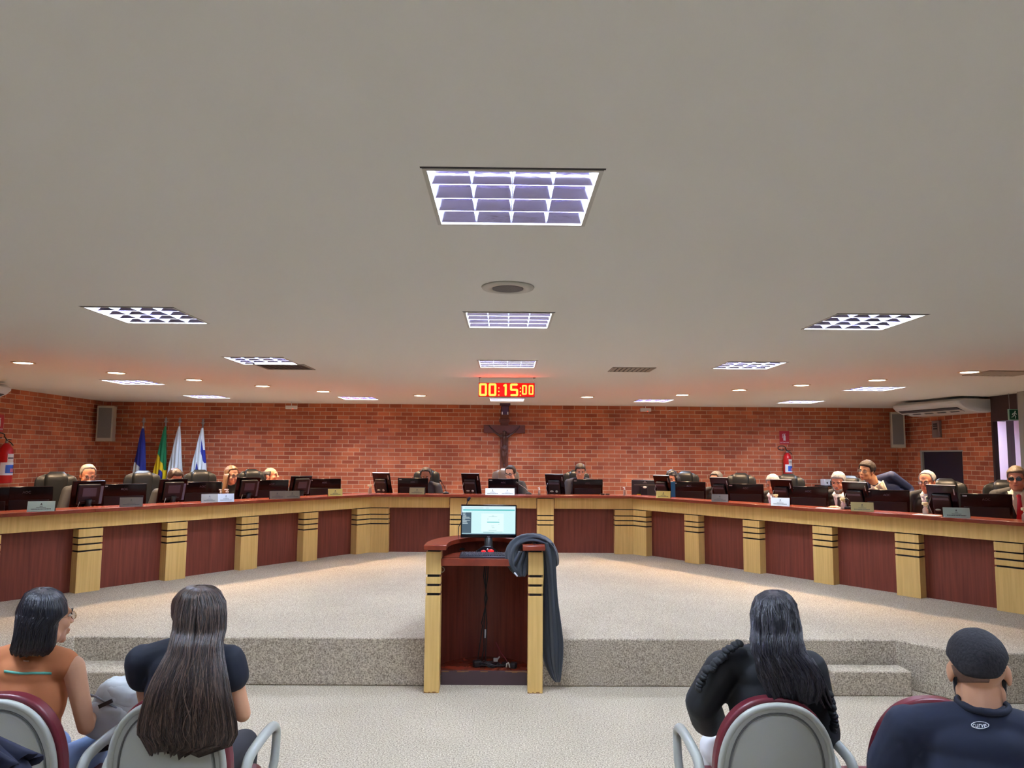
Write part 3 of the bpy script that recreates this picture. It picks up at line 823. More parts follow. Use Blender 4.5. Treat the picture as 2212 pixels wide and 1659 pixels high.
# dark box with two lamps under the ceiling
b0 = at_y(1091, 883, 14.0)
t = thing('emergency_lamp', 'dark purple box with two small white lamps above the crucifix', 'lamp', (b0.x, 14.0, ZC))
zz = b0.z-ZC
MB().prism([(-.10, -.05), (.10, -.05), (.085, .09), (-.085, .09)], -.05, 0).build('mounting_plate', mat('plum plastic', rgb(66, 26, 52), .4), t, bevel=.006)
MB().prism([(-.075, -.06), (.075, -.06), (.075, .06), (-.075, .06)], -.215, -.05).build('housing', mat('plum plastic', rgb(66, 26, 52), .4), t, bevel=.02)
for sx in (-.052, .052): MB().box(sx-.010, sx+.010, -.066, -.058, -.215, -.165).build('white_lamp', mat('lamp white', rgb(230, 225, 225), .4), t, bevel=.003)
# small white hanging boxes
for (px, py, w, lb) in ((629.5, 880, .215, 'small white box under the ceiling near the flags'), (1394.5, 885.5, .205, 'small white box under the ceiling right of the timer')):
    p = at_y(px, py, 14.1)
    t = thing('emergency_light', lb, 'emergency light', (p.x, 14.1, p.z), 0, 'small white boxes under the ceiling')
    MB().box(-w/2, w/2, -.03, .03, -.032, .032).build('housing', M_WHITE, t, bevel=.008)
    MB().tube([(0, 0, .03), (0, 0, ZC-p.z)], .006, 8).build('hanger', M_WHITE, t)
    MB().sph((.035, -.03, -.03), .006, u=8, v=6).build('indicator', mat('red led', (.5, 0, 0), .4, emit=(1, .05, .02), estr=3), t)
# column speakers in the corners
m_spk = mat('speaker cabinet', rgb(178, 170, 152), .5)
m_grl = mat('speaker cloth', rgb(104, 100, 100), .8, c2=rgb(126, 122, 120), nscale=200, var=.4)
for px, x0, x1, y0, y1, rz, lb in ((225, 211, 241, 876.5, 953, R(12), 'tall grey wall speaker in the left brick corner'),
                                  (1940, 1924, 1956, 890, 967, R(-22), 'tall grey wall speaker in the right corner under the air conditioner')):
    a = at_y(x0, y0, 14.0); b = at_y(x1, y1, 14.0); w = (b.x-a.x)*.95; h = a.z-b.z
    t = thing('wall_speaker', lb, 'speaker', ((a.x+b.x)/2, 14.0, b.z), rz, 'grey wall speakers')
    MB().box(-w/2, w/2, 0, .2, 0, h).build('cabinet', m_spk, t, bevel=.006)
    MB().box(-w/2+.028, w/2-.028, -.006, .001, .06, h-.04).build('grille', m_grl, t)
    MB().tube([(0, .19, h*.8), (0, .35, h*.8)], .02, 8).build('bracket', m_spk, t)
# fire extinguishers
def extinguisher(loc, rz, lb, h=.50):
    t = thing('fire_extinguisher', lb, 'fire extinguisher', loc, rz, 'red fire extinguishers')
    k = h/.5
    MB().lathe([(.06*k, 0), (.085*k, .015), (.086*k, .34*k), (.075*k, .42*k), (.045*k, .465*k), (.022*k, .49*k)], 28).build('cylinder', M_RED, t, smooth=True)
    MB().lathe([(.018, .485*k), (.022, .5*k), (.018, .53*k), (.01, .54*k)], 16).build('valve', M_STEEL, t, smooth=True)
    MB().tube([(0, 0, .52*k), (.05, -.01, .50*k), (.09, -.01, .46*k)], .007, 8).tube([(0, 0, .535*k), (.06, -.01, .53*k)], .007, 8).build('handle', M_MONF, t, smooth=True)
    pts = [(-.0, -.02, .52*k)]
    for i in range(13):
        a = -.35+2*PI*i/13.5
        pts.append((-.115-.075*math.cos(a)*-1-.0, -.03, .575*k+.04*math.sin(a)+(.115*.25)-.02))
    MB().tube(pts, .0085, 8).build('hose', M_MONF, t, smooth=True)
    MB().lathe([(.0868*k, .13*k), (.0868*k, .26*k)], 40, close=False).build('label_band', mat('extinguisher label', rgb(205, 205, 215), .5), t, smooth=True)
    return t
def ext_details(t, k=1.0):
    for f in list(t.children):
        if f.name.startswith('label_band'):
            bpy.data.objects.remove(f)
    def patch(a0, a1, z0, z1, m, r=.0875):
        rows = [[(r*k*math.sin(R(a)), -r*k*math.cos(R(a)), z) for a in [a0+(a1-a0)*i/10 for i in range(11)]] for z in (z0*k, z1*k)]
        MB().grid(rows).build('label', m, t, smooth=True)
    patch(-52, 62, .10, .255, M_PAPER)
    patch(-15, 62, .125, .225, mat('label blue', rgb(40, 92, 190), .5), .0882)
    patch(20, 58, .135, .18, mat('label pink', rgb(196, 110, 140), .5), .0888)
    patch(-5, 50, .255, .36, mat('label cream', rgb(214, 206, 196), .5))
    patch(-2, 47, .30, .315, mat('label black', rgb(50, 40, 60), .5), .0882)
eb = at_y(1702, 1031, 14.38)
h_e = at_y(1702, 978, 14.38).z-eb.z
t = extinguisher((eb.x, 14.38, eb.z), 0, 'red fire extinguisher on the back wall below its red sign', .5*h_e/.49)
ext_details(t, h_e/.49)
p = at_x(8, 1044, XL+.11); q = at_x(8, 957, XL+.11)
t = extinguisher((p.x, p.y, p.z), R(52), 'red fire extinguisher cut off by the left edge of the picture', .5*(q.z-p.z)/.49)
ext_details(t, (q.z-p.z)/.49)
# extinguisher signs
def ext_sign(loc, rz, lb, w=.19, h=.26):
    t = thing('safety_sign', lb, 'sign', loc, rz, 'red extinguisher signs')
    MB().box(-w/2, w/2, -.006, 0, 0, h).build('panel', mat('sign red', rgb(176, 22, 34), .5), t)
    mw = mat('sign white', rgb(222, 212, 214), .5)
    mb = MB()
    mb.prism([(-.022, .075), (.022, .075), (.022, .16), (.012, .185), (-.012, .185), (-.022, .16)], .006, .008, Matrix.Rotation(R(90), 4, 'X'))
    mb.box(-.008, .008, -.008, -.006, .185, .20).box(-.03, .03, -.008, -.006, .198, .207).box(-.042, -.034, -.008, -.006, .12, .19).box(-.042, -.02, -.008, -.006, .186, .194)
    mb.build('pictogram', mw, t)
    text_mesh('lettering', 'EXTINTOR', .034, mw, t, (0, -.0075, .035), (R(90), 0, 0))
ps = at_y(1695, 960, 14.49)
ext_sign((ps.x, 14.498, ps.z), 0, 'red sign with a white extinguisher pictogram on the back wall')
p2 = at_x(-2, 932, XL+.01)
ext_sign((XL+.002, p2.y, p2.z), R(90), 'red extinguisher sign cut off at the left edge')
# small dark wall lamp and the low beige fitting on the right wall
pa = at_x(2024, 927, XR-.02)
t = thing('wall_sensor', 'small grey device with dark slots on the right brick wall', 'sensor', (XR, pa.y, pa.z), R(-90), None)
MB().box(-.11, .11, -.05, 0, -.15, .15).build('housing', mat('device grey', rgb(130, 112, 112), .5), t, bevel=.008)
for z in (.04, .075, -.005): MB().box(-.06, .06, -.053, -.049, z, z+.025).build('slot', m_dark, t)
# exit sign
pe = at_y(2190, 896, 11.0)
t = thing('exit_sign', 'green running-man exit sign above the right doorway', 'sign', (pe.x, 11.0, pe.z-.08))
MB().box(-.085, .085, -.01, .01, 0, .165).build('panel', mat('exit pale', rgb(150, 190, 160), .5), t)
MB().box(-.07, .07, -.013, -.009, .012, .153).build('green_field', mat('exit green', rgb(24, 92, 66), .5), t)
mb = MB(); T = Matrix.Translation((0, -.014, 0)); rn = lambda a, b, r=.006: mb.cap((a[0], 0, a[1]), (b[0], 0, b[1]), r, r, T, 6)
mb.sph((.012, -.014, .128), .010, u=10, v=6)
rn((.006, .112), (-.006, .075), .009); rn((-.006, .075), (.018, .055)); rn((.018, .055), (.012, .028)); rn((-.006, .075), (-.026, .05)); rn((-.026, .05), (-.045, .045))
rn((.006, .108), (.03, .088)); rn((.006, .108), (-.02, .10)); rn((-.02, .10), (-.032, .08))
mb.build('running_man', mat('exit white', rgb(226, 236, 226), .5), t)
MB().tube([(-.06, 0, .165), (-.06, 0, ZC-pe.z+.08)], .003, 6).tube([(.06, 0, .165), (.06, 0, ZC-pe.z+.08)], .003, 6).build('hanger', M_STEEL, t)
# small printer on a wall shelf
pp = at_y(1794, 1049, 14.25)
t = thing('wall_shelf', 'small black shelf on the back wall behind the bearded man', 'shelf', (pp.x, 14.5, pp.z))
MB().box(-.2, .2, -.36, 0, -.02, 0).build('board', M_MONF, t, bevel=.004)
MB().tube([(-.1, -.3, -.02), (-.1, -.01, -.16)], .01, 8).tube([(.1, -.3, -.02), (.1, -.01, -.16)], .01, 8).build('bracket', M_MONF, t)
t = thing('card_printer', 'small white and black device standing on the black wall shelf', 'printer', (pp.x+.01, 14.28, pp.z))
MB().box(-.15, .15, -.1, .1, 0, .12).build('body', mat('device white', rgb(222, 226, 236), .4), t, bevel=.012)
MB().box(-.045, .13, -.106, -.098, .012, .095).build('front_panel', M_MONF, t, bevel=.004)
MB().sph((-.1, -.1, .055), (.016, .004, .02)).build('emblem', m_dark, t)

# ------------------------------------------------------------------ ceiling-floor air conditioners
def aircon(loc, rz, lb):
    t = thing('air_conditioner', lb, 'air conditioner', loc, rz, 'white air conditioners under the ceiling')
    w = 1.46
    # profile in the y-z plane: y towards the front lip, z down from the ceiling
    prof = [(.0, -.03), (.0, -.235), (-.10, -.25), (-.30, -.25), (-.50, -.222), (-.62, -.17), (-.68, -.115), (-.685, -.075), (-.60, -.03)]
    def wide(sy, x0, x1, sc=1.0):
        return [[(x0, y, z) for y, z in prof], [(x1, y, z) for y, z in prof]]
    mb = MB()
    xs = [-w/2, -w/2+.02, -w/2+.06, w/2-.06, w/2-.02, w/2]
    sc = [.90, .97, 1, 1, .97, .90]
    rows = [[(x, y*s_+(1-s_)*-.3, (z+.13)*s_-.13) for y, z in prof] for x, s_ in zip(xs, sc)]
    mb.grid(rows, wrap=True, cap_ends=True)
    mb.build('casing', mat('air conditioner white', rgb(204, 204, 204), .35), t, bevel=.006, smooth=True)
    def on(u0, u1):  # point on the sloping underside between profile points 4 and 6
        return None
    T = Matrix.Translation((0, -.56, -.203)) @ Matrix.Rotation(R(-24), 4, 'X')
    MB().box(-w/2+.10, w/2-.10, -.075, .075, -.006, .004, T).build('outlet_slot', mat('outlet shade', rgb(60, 56, 62), .6), t)
    MB().box(-w/2+.10, w/2-.10, -.012, .016, -.018, -.004, T).build('flap', mat('flap white', rgb(190, 188, 186), .4), t)
    mb = MB()
    for k in range(5): mb.box(-w/2+.22+k*.27, -w/2+.30+k*.27, .02, .07, -.012, -.005, T)
    mb.build('guide_vanes', mat('flap white', rgb(190, 188, 186), .4), t)
    MB().box(-.08, .08, -.30, -.16, -.03, 0).box(w/2-.25, w/2-.1, -.3, -.2, -.03, 0).build('hanging_bracket', M_WHITE, t)
    return t
aircon((XR-.10, 12.34, ZC), R(-78), 'white air conditioner hanging under the ceiling above the right wall')
pl = at_z(-95, 842, ZC)
aircon((XL+.02, at_x(19, 850, XL+.6).y-.80, ZC), R(90), 'white air conditioner whose end shows at the left edge of the picture')

# ------------------------------------------------------------------ flags on poles
m_fb = mat('flag blue', rgb(30, 48, 150), .7); m_fw = mat('flag white', rgb(206, 222, 232), .7); m_fg = mat('flag green', rgb(20, 132, 88), .7)
m_fy = mat('flag yellow', rgb(236, 210, 30), .7); m_fwh = mat('flag plain white', rgb(226, 228, 226), .7)
def flag(px, ptop, bl, br, rule, mats, lb, yy=14.15, ybot=1055):
    tp = at_y(px, ptop, yy)
    t = thing('flag', lb, 'flag', (tp.x, yy, ZS), 0, 'flags on silver poles in the corner')
    H = tp.z-ZS
    MB().tube([(0, 0, .02), (0, 0, H-.10)], .014, 12).build('pole', M_STEEL, t, smooth=True)
    MB().lathe([(.012, H-.12), (.03, H-.09), (.034, H-.075), (.014, H-.06), (.024, H-.045), (.022, H-.03), (.004, H)], 16).build('finial', M_STEEL, t, smooth=True)
    MB().lathe([(.16, 0), (.16, .02), (.05, .05), (.03, .06)], 28).build('pole_base', M_STEEL, t, smooth=True)
    za = at_y(px, ptop+20, yy).z-ZS; zb = .45
    dl = (bl-px)/F_PX*yy; dr = (br-px)/F_PX*yy   # half spans at py 1020
    zr = at_y(px, 1020, yy).z-ZS
    N, K = 120, 128; rows = []
    for i in range(N+1):
        z = za+(zb-za)*i/N; u = min(1.25, (za-z)/(za-zr)); w = .012+u**.85
        row = []
        for k in range(K):
            a = 2*PI*k/K; c = math.cos(a); sx = (dl if c < 0 else dr)
            fold = 1+.10*math.sin(a*7+u*2)*min(1, u*3)
            x = abs(c)*sx*min(w, 1.2)*(1 if True else 0) + (.014*c)
            y = (.02+.055*min(u, 1.1))*math.sin(a)*fold + .012*math.sin(x*90+px)*u
            row.append((x*(.96+.04*fold), y-.01, z))
        rows.append(row)
    mb = MB(); mb.grid(rows, wrap=True, cap_ends=True)
    o = mb.build('cloth', mats, t, smooth=True)
    for p in o.data.polygons:
        c = p.center; u = (za-c.z)/(za-zr); sx = dl if c.x < 0 else dr
        v = c.x/max(.02, abs(sx)*max(.08, min(u, 1.2))) if sx else 0
        p.material_index = rule(u, max(-1, min(1, v)))
    return t
def r_blue(u, v):
    if u < .05: return 1
    return 1 if (v < .1 and u > .86+.1*(v+.2)) else 0
def r_green(u, v):
    if v < -.35: return 1 if u > .60+.15*(v+1) else 0
    if u > .74+.16*(v+.35) and u < .9+.16*(v+.35)+.02: return 1
    if u >= .9+.16*(v+.35): return 2 if v < .35 else 1
    return 0
def r_white(u, v):
    return 1 if (abs(u-1.0) < .035 and .3 < v < .8) else 0
def r_strip(u, v):
    if v > 0.05: return 1 if .22+.28*(v) < u < .52+.28*v else 0
    a = .30+.45*(v+1)
    return 1 if (v > -.45 and a+.22 < u < a+.42) or (u > .97 and v > -.6 and False) else 0
flag(311, 901, 296, 321, r_blue, [m_fb, m_fw], 'blue flag with a white patch, leftmost of the four')
flag(359, 901, 340, 364, r_green, [m_fg, m_fy, m_fb], 'green and yellow flag with a blue disc, second of the four', yy=14.2)
flag(389, 901, 370, 398, r_white, [m_fw, m_fb], 'pale white flag with a small blue star, third of the four')
flag(439, 904, 419, 450, r_strip, [m_fw, m_fb], 'white flag with slanting blue stripes, rightmost of the four', yy=14.2)
# ------------------------------------------------------------------ the lectern in the middle
PXC = -.150; PY0 = 5.93
t = thing('lectern', 'curved mahogany lectern with two striped maple posts in the centre', 'lectern', (PXC, PY0, 0))
LX = .457
def post(cx):
    mb = MB(); w = .058
    for a, b in ((0, .732), (.752, .803), (.822, .873), (.893, 1.068)): mb.box(cx-w, cx+w, 0, .12, a, b)
    o = mb.build('post', M_MAPLE, t, bevel=.0015, bseg=1)
    MB().box(cx-w+.012, cx+w-.012, .012, .12, .01, 1.085).build('groove_core', M_BLACK, o)
    mb = MB()   # worn chips at the foot
    rnd = random.Random(int(cx*1000)); x = cx-w
    while x < cx+w-.01:
        q = rnd.uniform(.008, .02); mb.box(x, min(cx+w, x+q), -.0006, .0004, 0, rnd.uniform(.004, .014)); x += q
    mb.build('chipped_edge', mat('raw chipboard', rgb(140, 98, 58), .8), o)
for cx in (-LX+.058, LX-.058): post(cx)
# curved shell: semi-ellipse from post to post round the back
def U(rx, ry, n=40, y0=.12, x=0):
    return [(rx*math.cos(PI-PI*i/n), y0+ry*math.sin(PI*i/n)) for i in range(n+1)]
def band(rxo, ryo, rxi, ryi, z0, z1, name, m, y0=.12, **k):
    o = U(rxo, ryo, y0=y0); i = U(rxi, ryi, y0=y0)
    mb = MB(); n = len(o)
    for a in range(n-1): mb.prism([o[a], o[a+1], i[a+1], i[a]], z0, z1)
    bmesh.ops.remove_doubles(mb.bm, verts=mb.bm.verts, dist=1e-5)
    return mb.build(name, m, t, **k)
band(LX-.01, .56, LX-.03, .54, .02, 1.085, 'shell', M_MAHO, smooth=False)
# C-shaped top
mb = MB(); o = U(.472, .70, y0=.10); i = U(.472-.175, .48, y0=.10)
for a in range(len(o)-1): mb.prism([o[a], o[a+1], i[a+1], i[a]], 1.085, 1.122)
for sg in (-1, 1): mb.prism([(sg*.472, -.05), (sg*.297, -.05), (sg*.297, .101), (sg*.472, .101)], 1.085, 1.122)
bmesh.ops.remove_doubles(mb.bm, verts=mb.bm.verts, dist=1e-5)
mb.build('top', M_LEDGE, t, bevel=.003)
# keyboard shelf, inner apron, foot and floor
def Dpoly(rx, ry, yf): return [(-rx, yf)] + U(rx, ry, 24) + [(rx, yf)]
MB().prism([(-.342, .03), (-.342, .13)]+[(q[0], q[1]) for q in U(.342, .44, 24)]+[(.342, .13), (.342, .03)], .955, 1.008).build('shelf', M_LEDGE, t, bevel=.003)
MB().prism([(-.342, .226)]+[(max(-.40, min(.40, q[0])), max(.226, q[1])) for q in U(.42, .50, 24, y0=.14)[1:-1]]+[(.342, .226)], .085, .108).build('bottom_board', M_LEDGE, t)
MB().box(-.342, .342, .205, .225, 0, .108).build('plinth', mat('scuffed plum plinth', rgb(74, 54, 58), .6), t)
mb = MB(); rnd = random.Random(4); x = -.34
while x < .33:
    w_ = rnd.uniform(.02, .07)
    if rnd.random() < .6: mb.box(x, x+w_, .2035, .2055, .108-rnd.uniform(.004, .011), .1085)
    x += w_
mb.build('chipped_edge', mat('raw chipboard', rgb(140, 98, 58), .8), t)
for sg in (-1, 1): MB().box(sg*.350-.008, sg*.350+.008, .02, .14, .0, 1.085).build('side_panel', M_MAHO, t)
mb = MB(); mb.tube([(-.337+.02*math.sin(a), .05, .945-.022+.02*math.cos(a)) for a in [2*PI*k/16*.8 for k in range(17)]], .003, 8)
mb.build('cable_ring', M_STEEL, t, smooth=True)
LT = lambda x, y, z: (PXC+x, PY0+y, z)
# monitor on the lectern
ym = 6.30
ml = at_y(996, 1090, ym); mr = at_y(1115.5, 1162, ym); w = mr.x-ml.x; h = ml.z-mr.z
t = thing('monitor', 'switched-on monitor with a pale web page on the lectern', 'monitor', ((ml.x+mr.x)/2, ym, 1.008))
z0 = mr.z-1.008
MB().box(-w/2, w/2, 0, .03, z0, z0+h).build('case', M_MON, t, bevel=.004)
sw, s0, s1 = w/2-.009, z0+.026, z0+h-.012
def E_(n, c, s=1.0): return mat(n, (0.02, .02, .02), .4, emit=c, estr=s*.42)
def srect(name, u0, u1, v0, v1, m, d=.0008, par=None):
    return MB().box(-sw+2*sw*u0, -sw+2*sw*u1, -d, 0, s0+(s1-s0)*v0, s0+(s1-s0)*v1).build(name, m, par or t)
sc_ = srect('screen', 0, 1, 0, 1, E_('screen page', (.62, .90, .93), 1.0))
srect('page_column', .20, .985, .045, .83, E_('screen pane', (.60, .88, .90), 1.02), .0012, sc_)
srect('form_box', .36, .78, .1, .74, E_('screen box', (.74, .96, .96), 1.03), .0016, sc_)
srect('teal_bar', .02, .985, .845, .885, E_('screen teal', (.05, .50, .52)), .0018, sc_)
srect('browser_bar', 0, 1, .90, .99, E_('screen bar', (.72, .90, .96), .95), .0016, sc_)
srect('side_menu', .0, .175, .05, .78, E_('screen menu', (.055, .10, .14)), .002, sc_)
srect('taskbar', 0, 1, 0, .03, E_('screen task', (.04, .09, .14)), .002, sc_)
srect('teal_button', .47, .70, .425, .455, E_('screen teal', (.05, .50, .52)), .0024, sc_)
mb = MB()
def r2(u0, u1, v0, v1, d=.0028): mb.box(-sw+2*sw*u0, -sw+2*sw*u1, -d, 0, s0+(s1-s0)*v0, s0+(s1-s0)*v1)
for k, (a, b) in enumerate(((.02, .07), (.02, .06), (.02, .08), (.02, .08), (.01, .14), (.01, .16), (.01, .06), (.01, .15), (.01, .09), (.01, .10), (.01, .11))):
    v = .745-k*.036; r2(a, b, v, v+.012)
mb.build('menu_text', E_('screen text light', (.75, .88, .9)), sc_)
mb = MB()
for u0, u1, v in ((.56, .60, .655), (.50, .66, .628), (.475, .495, .575), (.475, .495, .515), (.68, .70, .515), (.68, .70, .36), (.55, .60, .30), (.56, .61, .24), (.50, .65, .14), (.40, .76, .085), (.40, .60, .065), (.05, .4, .93), (.45, .5, .93)):
    r2(u0, u1, v, v+.010, .0034)
mb.build('page_text', E_('screen text dark', (.25, .42, .44)), sc_)
MB().box(-w/2+.001, -w/2+.007, -.001, 0, z0+h*.68, z0+h-.01).build('edge_label', M_LOGO, t)
MB().box(-.012, .012, -.0008, 0, z0+.007, z0+.013).build('brand_mark', M_DLOGO, t)
MB().tube([(0, .02, .01), (0, .035, .06), (0, .03, z0+.1)], [.05, .035, .03], 14).build('stand_neck', M_MONF, t, smooth=True)
MB().lathe([(.10, 0), (.10, .006), (.05, .014), (.04, .014)], 32).build('stand_base', M_MONF, t, smooth=True)
# keyboard
kl, kr = at_y(994, 1199, 6.07), at_y(1105, 1199, 6.07)
t = thing('keyboard', 'black keyboard on the lectern shelf', 'keyboard', ((kl.x+kr.x)/2+.012, 6.09, 1.0085))
kw = .44
MB().prism([(-.075, 0), (.075, 0), (.075, .026), (-.075, .014)], -kw/2, kw/2, Matrix.Rotation(R(90), 4, 'Z') @ Matrix.Rotation(R(90), 4, 'X')).build('body', mat('keyboard body', rgb(44, 44, 56), .4), t, bevel=.003)
mb = MB(); rnd = random.Random(1)
for j in range(5):
    x = -kw/2+.012
    while x < kw/2-.02:
        ww = .0165 if rnd.random() < .85 else .026
        y = -.055+j*.0235; mb.box(x, x+ww-.003, y, y+.019, .014, .025+j*.0022); x += ww+.001
    
mb.build('keys', mat('keycaps', rgb(60, 58, 68), .5), t, bevel=.001, bseg=1)
# gooseneck microphone
pb = at_z(990, 1187, 1.008)
t = thing('gooseneck_microphone', 'black gooseneck microphone standing on the left of the lectern', 'microphone', (pb.x, pb.y, 1.008))
def lp(px, py): v = at_y(px, py, pb.y); return (v.x-pb.x, 0, v.z-1.008)
MB().lathe([(.062, 0), (.066, .008), (.060, .018), (.03, .030), (.012, .034)], 32, Matrix.Diagonal((1, .85, 1, 1))).build('base', mat('mic base', rgb(34, 34, 42), .22), t, smooth=True)
MB().tube([lp(990, 1183), lp(990, 1168)], .008, 12).build('collar', M_STEEL, t, smooth=True)
MB().tube([lp(990, 1172), lp(990, 1150), lp(991, 1138), lp(996, 1128), lp(1001, 1108), lp(1006, 1094), lp(1011, 1082)], .0036, 10).build('gooseneck', M_MONF, t, smooth=True)
MB().cap(lp(1011.5, 1080), lp(1014, 1076), .011, .012).build('mic_head', mat('foam', rgb(30, 30, 42), .8), t, smooth=True)
# red and black gadget under the monitor
pg = at_z(1055, 1181, 1.012)
t = thing('gadget', 'small black gadget with red inserts lying behind the keyboard', 'gadget', (pg.x, 6.19, 1.0085))
MB().prism([(-.095, .03), (-.03, .075), (.03, .075), (.095, .03), (.06, .0), (-.06, .0)], -.012, .012, Matrix.Translation((0, 0, .0)) @ Matrix.Rotation(R(78), 4, 'X')).build('body', M_MON, t, bevel=.006)
MB().sph((-.028, -.02, .034), (.02, .008, .012)).sph((.032, -.02, .036), (.026, .008, .015)).build('red_insert', mat('glossy red', rgb(206, 24, 30), .2, emit=(1, .03, .03), estr=.25), t, smooth=True)  # inserts are given a faint red glow of their own
MB().sph((.005, -.02, .05), .007).build('white_dot', M_PAPER, t, smooth=True)
MB().box(-.085, .085, -.03, -.012, -.0, .008).build('front_bar', mat('steel dark', rgb(90, 90, 96), .3), t)
o = MB().tube([LT(.09, .22, 1.03), LT(.16, .2, 1.025), LT(.24, .17, 1.02), LT(.30, .2, 1.03)], .004, 8).build('cable', M_MONF); tag(o, 'black cable running from the gadget to the robe on the lectern', 'cable')
# cables hanging inside
mb = MB()
for dx, dz in ((0, .12), (.012, .14), (-.01, .3)):
    mb.tube([LT(.005+dx, .50, .955), LT(-.004+dx*1.6, .50, .8), LT(.003-dx, .5, .62), LT(-.012+dx*2, .49, .42), LT(dx*1.4-.01, .47, dz+.1), LT(-.03+dx*3, .40, .13)], .0045, 8)
o = mb.build('cable_bundle', M_MONF, smooth=True); tag(o, 'bundle of thin black cables hanging down inside the lectern', 'cable')
o = MB().box(*[PXC-.006, PXC+.006], PY0+.478, PY0+.484, .30, .37).build('cable_label', M_PAPER, bpy.data.objects[o.name])
o2 = MB()
for (a, b, z) in ((-.06, .16, 0), (-.035, .12, 1), (.02, .10, 2)): pass
rnd = random.Random(12)
for k in range(6):
    pts = []; cx_, cy_ = rnd.uniform(-.02, .14), rnd.uniform(.27, .38); r_ = rnd.uniform(.03, .075); a0 = rnd.uniform(0, 6)
    for i in range(14):
        a = a0+i*.55; pts.append(LT(cx_+r_*math.cos(a)*1.5+.004*i, cy_+r_*.5*math.sin(a), .116+.012*math.sin(i*1.3+k)+.004*k))
    o2.tube(pts, .0042, 7)
o = o2.build('tangled_cable', M_MONF, smooth=True); tag(o, 'tangled black cables on the lectern floor', 'cable')
o = MB().box(-.032, .032, -.03, .03, 0, .05).build('power_adapter', M_MONF, bevel=.008); o.location = LT(-.06, .33, .108); o.rotation_euler = (0, 0, .3); tag(o, 'black power adapter at the left of the cable tangle', 'adapter', 'power adapters in the lectern')
o = MB().box(-.025, .025, -.025, .025, 0, .045).build('power_adapter', M_MONF, bevel=.008); o.location = LT(.235, .29, .108); o.rotation_euler = (0, 0, -.4); tag(o, 'black power adapter at the right of the cable tangle', 'adapter', 'power adapters in the lectern')
o = MB().box(-.018, .018, -.014, .014, 0, .026).cap((.01, 0, .01), (.03, -.02, .04), .006).build('plug', mat('grey plug', rgb(150, 146, 140), .5), bevel=.003); o.location = LT(.09, .33, .150); tag(o, 'grey plug on top of the cable tangle', 'plug', 'plugs in the lectern')
o = MB().tube([(-.012, 0, .0), (-.008, 0, .03), (.004, 0, .036), (.01, -.005, .02), (.014, -.01, .0)], .006, 8).build('plug', mat('white plug', rgb(206, 200, 190), .5), smooth=True); o.location = LT(.19, .28, .118); tag(o, 'white angled plug by the right power adapter', 'plug', 'plugs in the lectern')
o = MB().tube([LT(.09, .42, .28), LT(.13, .38, .21), LT(.17, .34, .17), LT(.20, .30, .135)], .0035, 7).build('red_cable', mat('dark red cable', rgb(130, 28, 46), .5), smooth=True); tag(o, 'thin dark red cable running down into the tangle', 'cable')

# ------------------------------------------------------------------ the black robe over the right post
m_robe = mat('charcoal cloth', rgb(40, 46, 56), .85, sheen=.25)
t = thing('robe', 'black robe draped over the right post of the lectern', 'robe', LT(.38, .06, 1.122))
def cloth_strip(name, rows, th=.006):
    mb = MB(); mb.grid(rows); return mb.build(name, m_robe, t, smooth=True, solid=th, sub=1)
bx, by = PXC+.38, PY0+.06
def lr(px, py, y):
    v = at_y(px, py, y); return Vector((v.x-bx, v.y-by, v.z-1.122))
# long fall outside the post: rows from top to bottom given by left/right silhouette
sil = [(1150, 1196, 1180, .0), (1160, 1200, 1203, 0), (1168, 1202, 1240, 0), (1170, 1204, 1290, 0), (1169, 1210, 1330, 0), (1167, 1215, 1365, 0), (1169, 1218, 1395, 0), (1174, 1216, 1430, 0), (1184, 1213, 1450, 0), (1190, 1212, 1464, 0), (1200, 1210, 1474, 0)]
rows = []; N = 28
for j, (xl, xr, py, _) in enumerate(sil):
    row = []
    for k in range(N+1):
        u = k/N; f = .020*math.sin(u*PI*5.5+.12*j)*(0.6+.03*j)+.02*math.sin(u*PI*2)
        yy = PY0+.085+f
        v = lr(xl+(xr-xl)*u, py, yy)
        if j == 0: v.z = max(v.z, .02)
        row.append(v)
    rows.append(row)
cloth_strip('long_fall', rows)
# bundle over the post top and inside
rows = []
path = [(1128, 1243, .00), (1118, 1236, -.02), (1106, 1218, -.03), (1104, 1196, -.02), (1112, 1176, .0), (1128, 1164, .02), (1152, 1160, .03), (1176, 1166, .03), (1192, 1180, .03), (1200, 1200, .03), (1202, 1225, .04)]
mb = MB()
rr = [.022, .034, .046, .052, .05, .042, .035, .033, .03, .026, .02]
pts = [lr(px, py, PY0+.12+dy) for px, py, dy in path]
rings = []
for i, p in enumerate(pts):
    tdir = (pts[min(i+1, len(pts)-1)]-pts[max(i-1, 0)]).normalized(); a = Vector((0, 1, 0)); n = tdir.cross(a).normalized()
    ring = []
    for k in range(40):
        th = 2*PI*k/40; f = 1+.16*math.sin(th*5+i*.9)+.08*math.sin(th*9-i)
        ring.append(p+n*math.cos(th)*rr[i]*f+a*math.sin(th)*(.075+.02*math.sin(i))*f)
    rings.append(ring)
mb.grid(rings, wrap=True, cap_ends=True); mb.build('shoulder_bundle', m_robe, t, smooth=True, sub=1)
sil = [(1118, 1144, 1190), (1112, 1143, 1206), (1100, 1142, 1222), (1108, 1142, 1238), (1118, 1136, 1246)]
rows = []
for j, (xl, xr, py) in enumerate(sil):
    rows.append([lr(xl+(xr-xl)*k/14, py, PY0+.02+.02*math.sin(k*1.3+j)) for k in range(15)])
cloth_strip('sleeve_fold', rows)
MB().cap(lr(1112, 1238, PY0-.0), lr(1117, 1244, PY0-.0), .006).build('white_tag', M_PAPER, t, smooth=True)
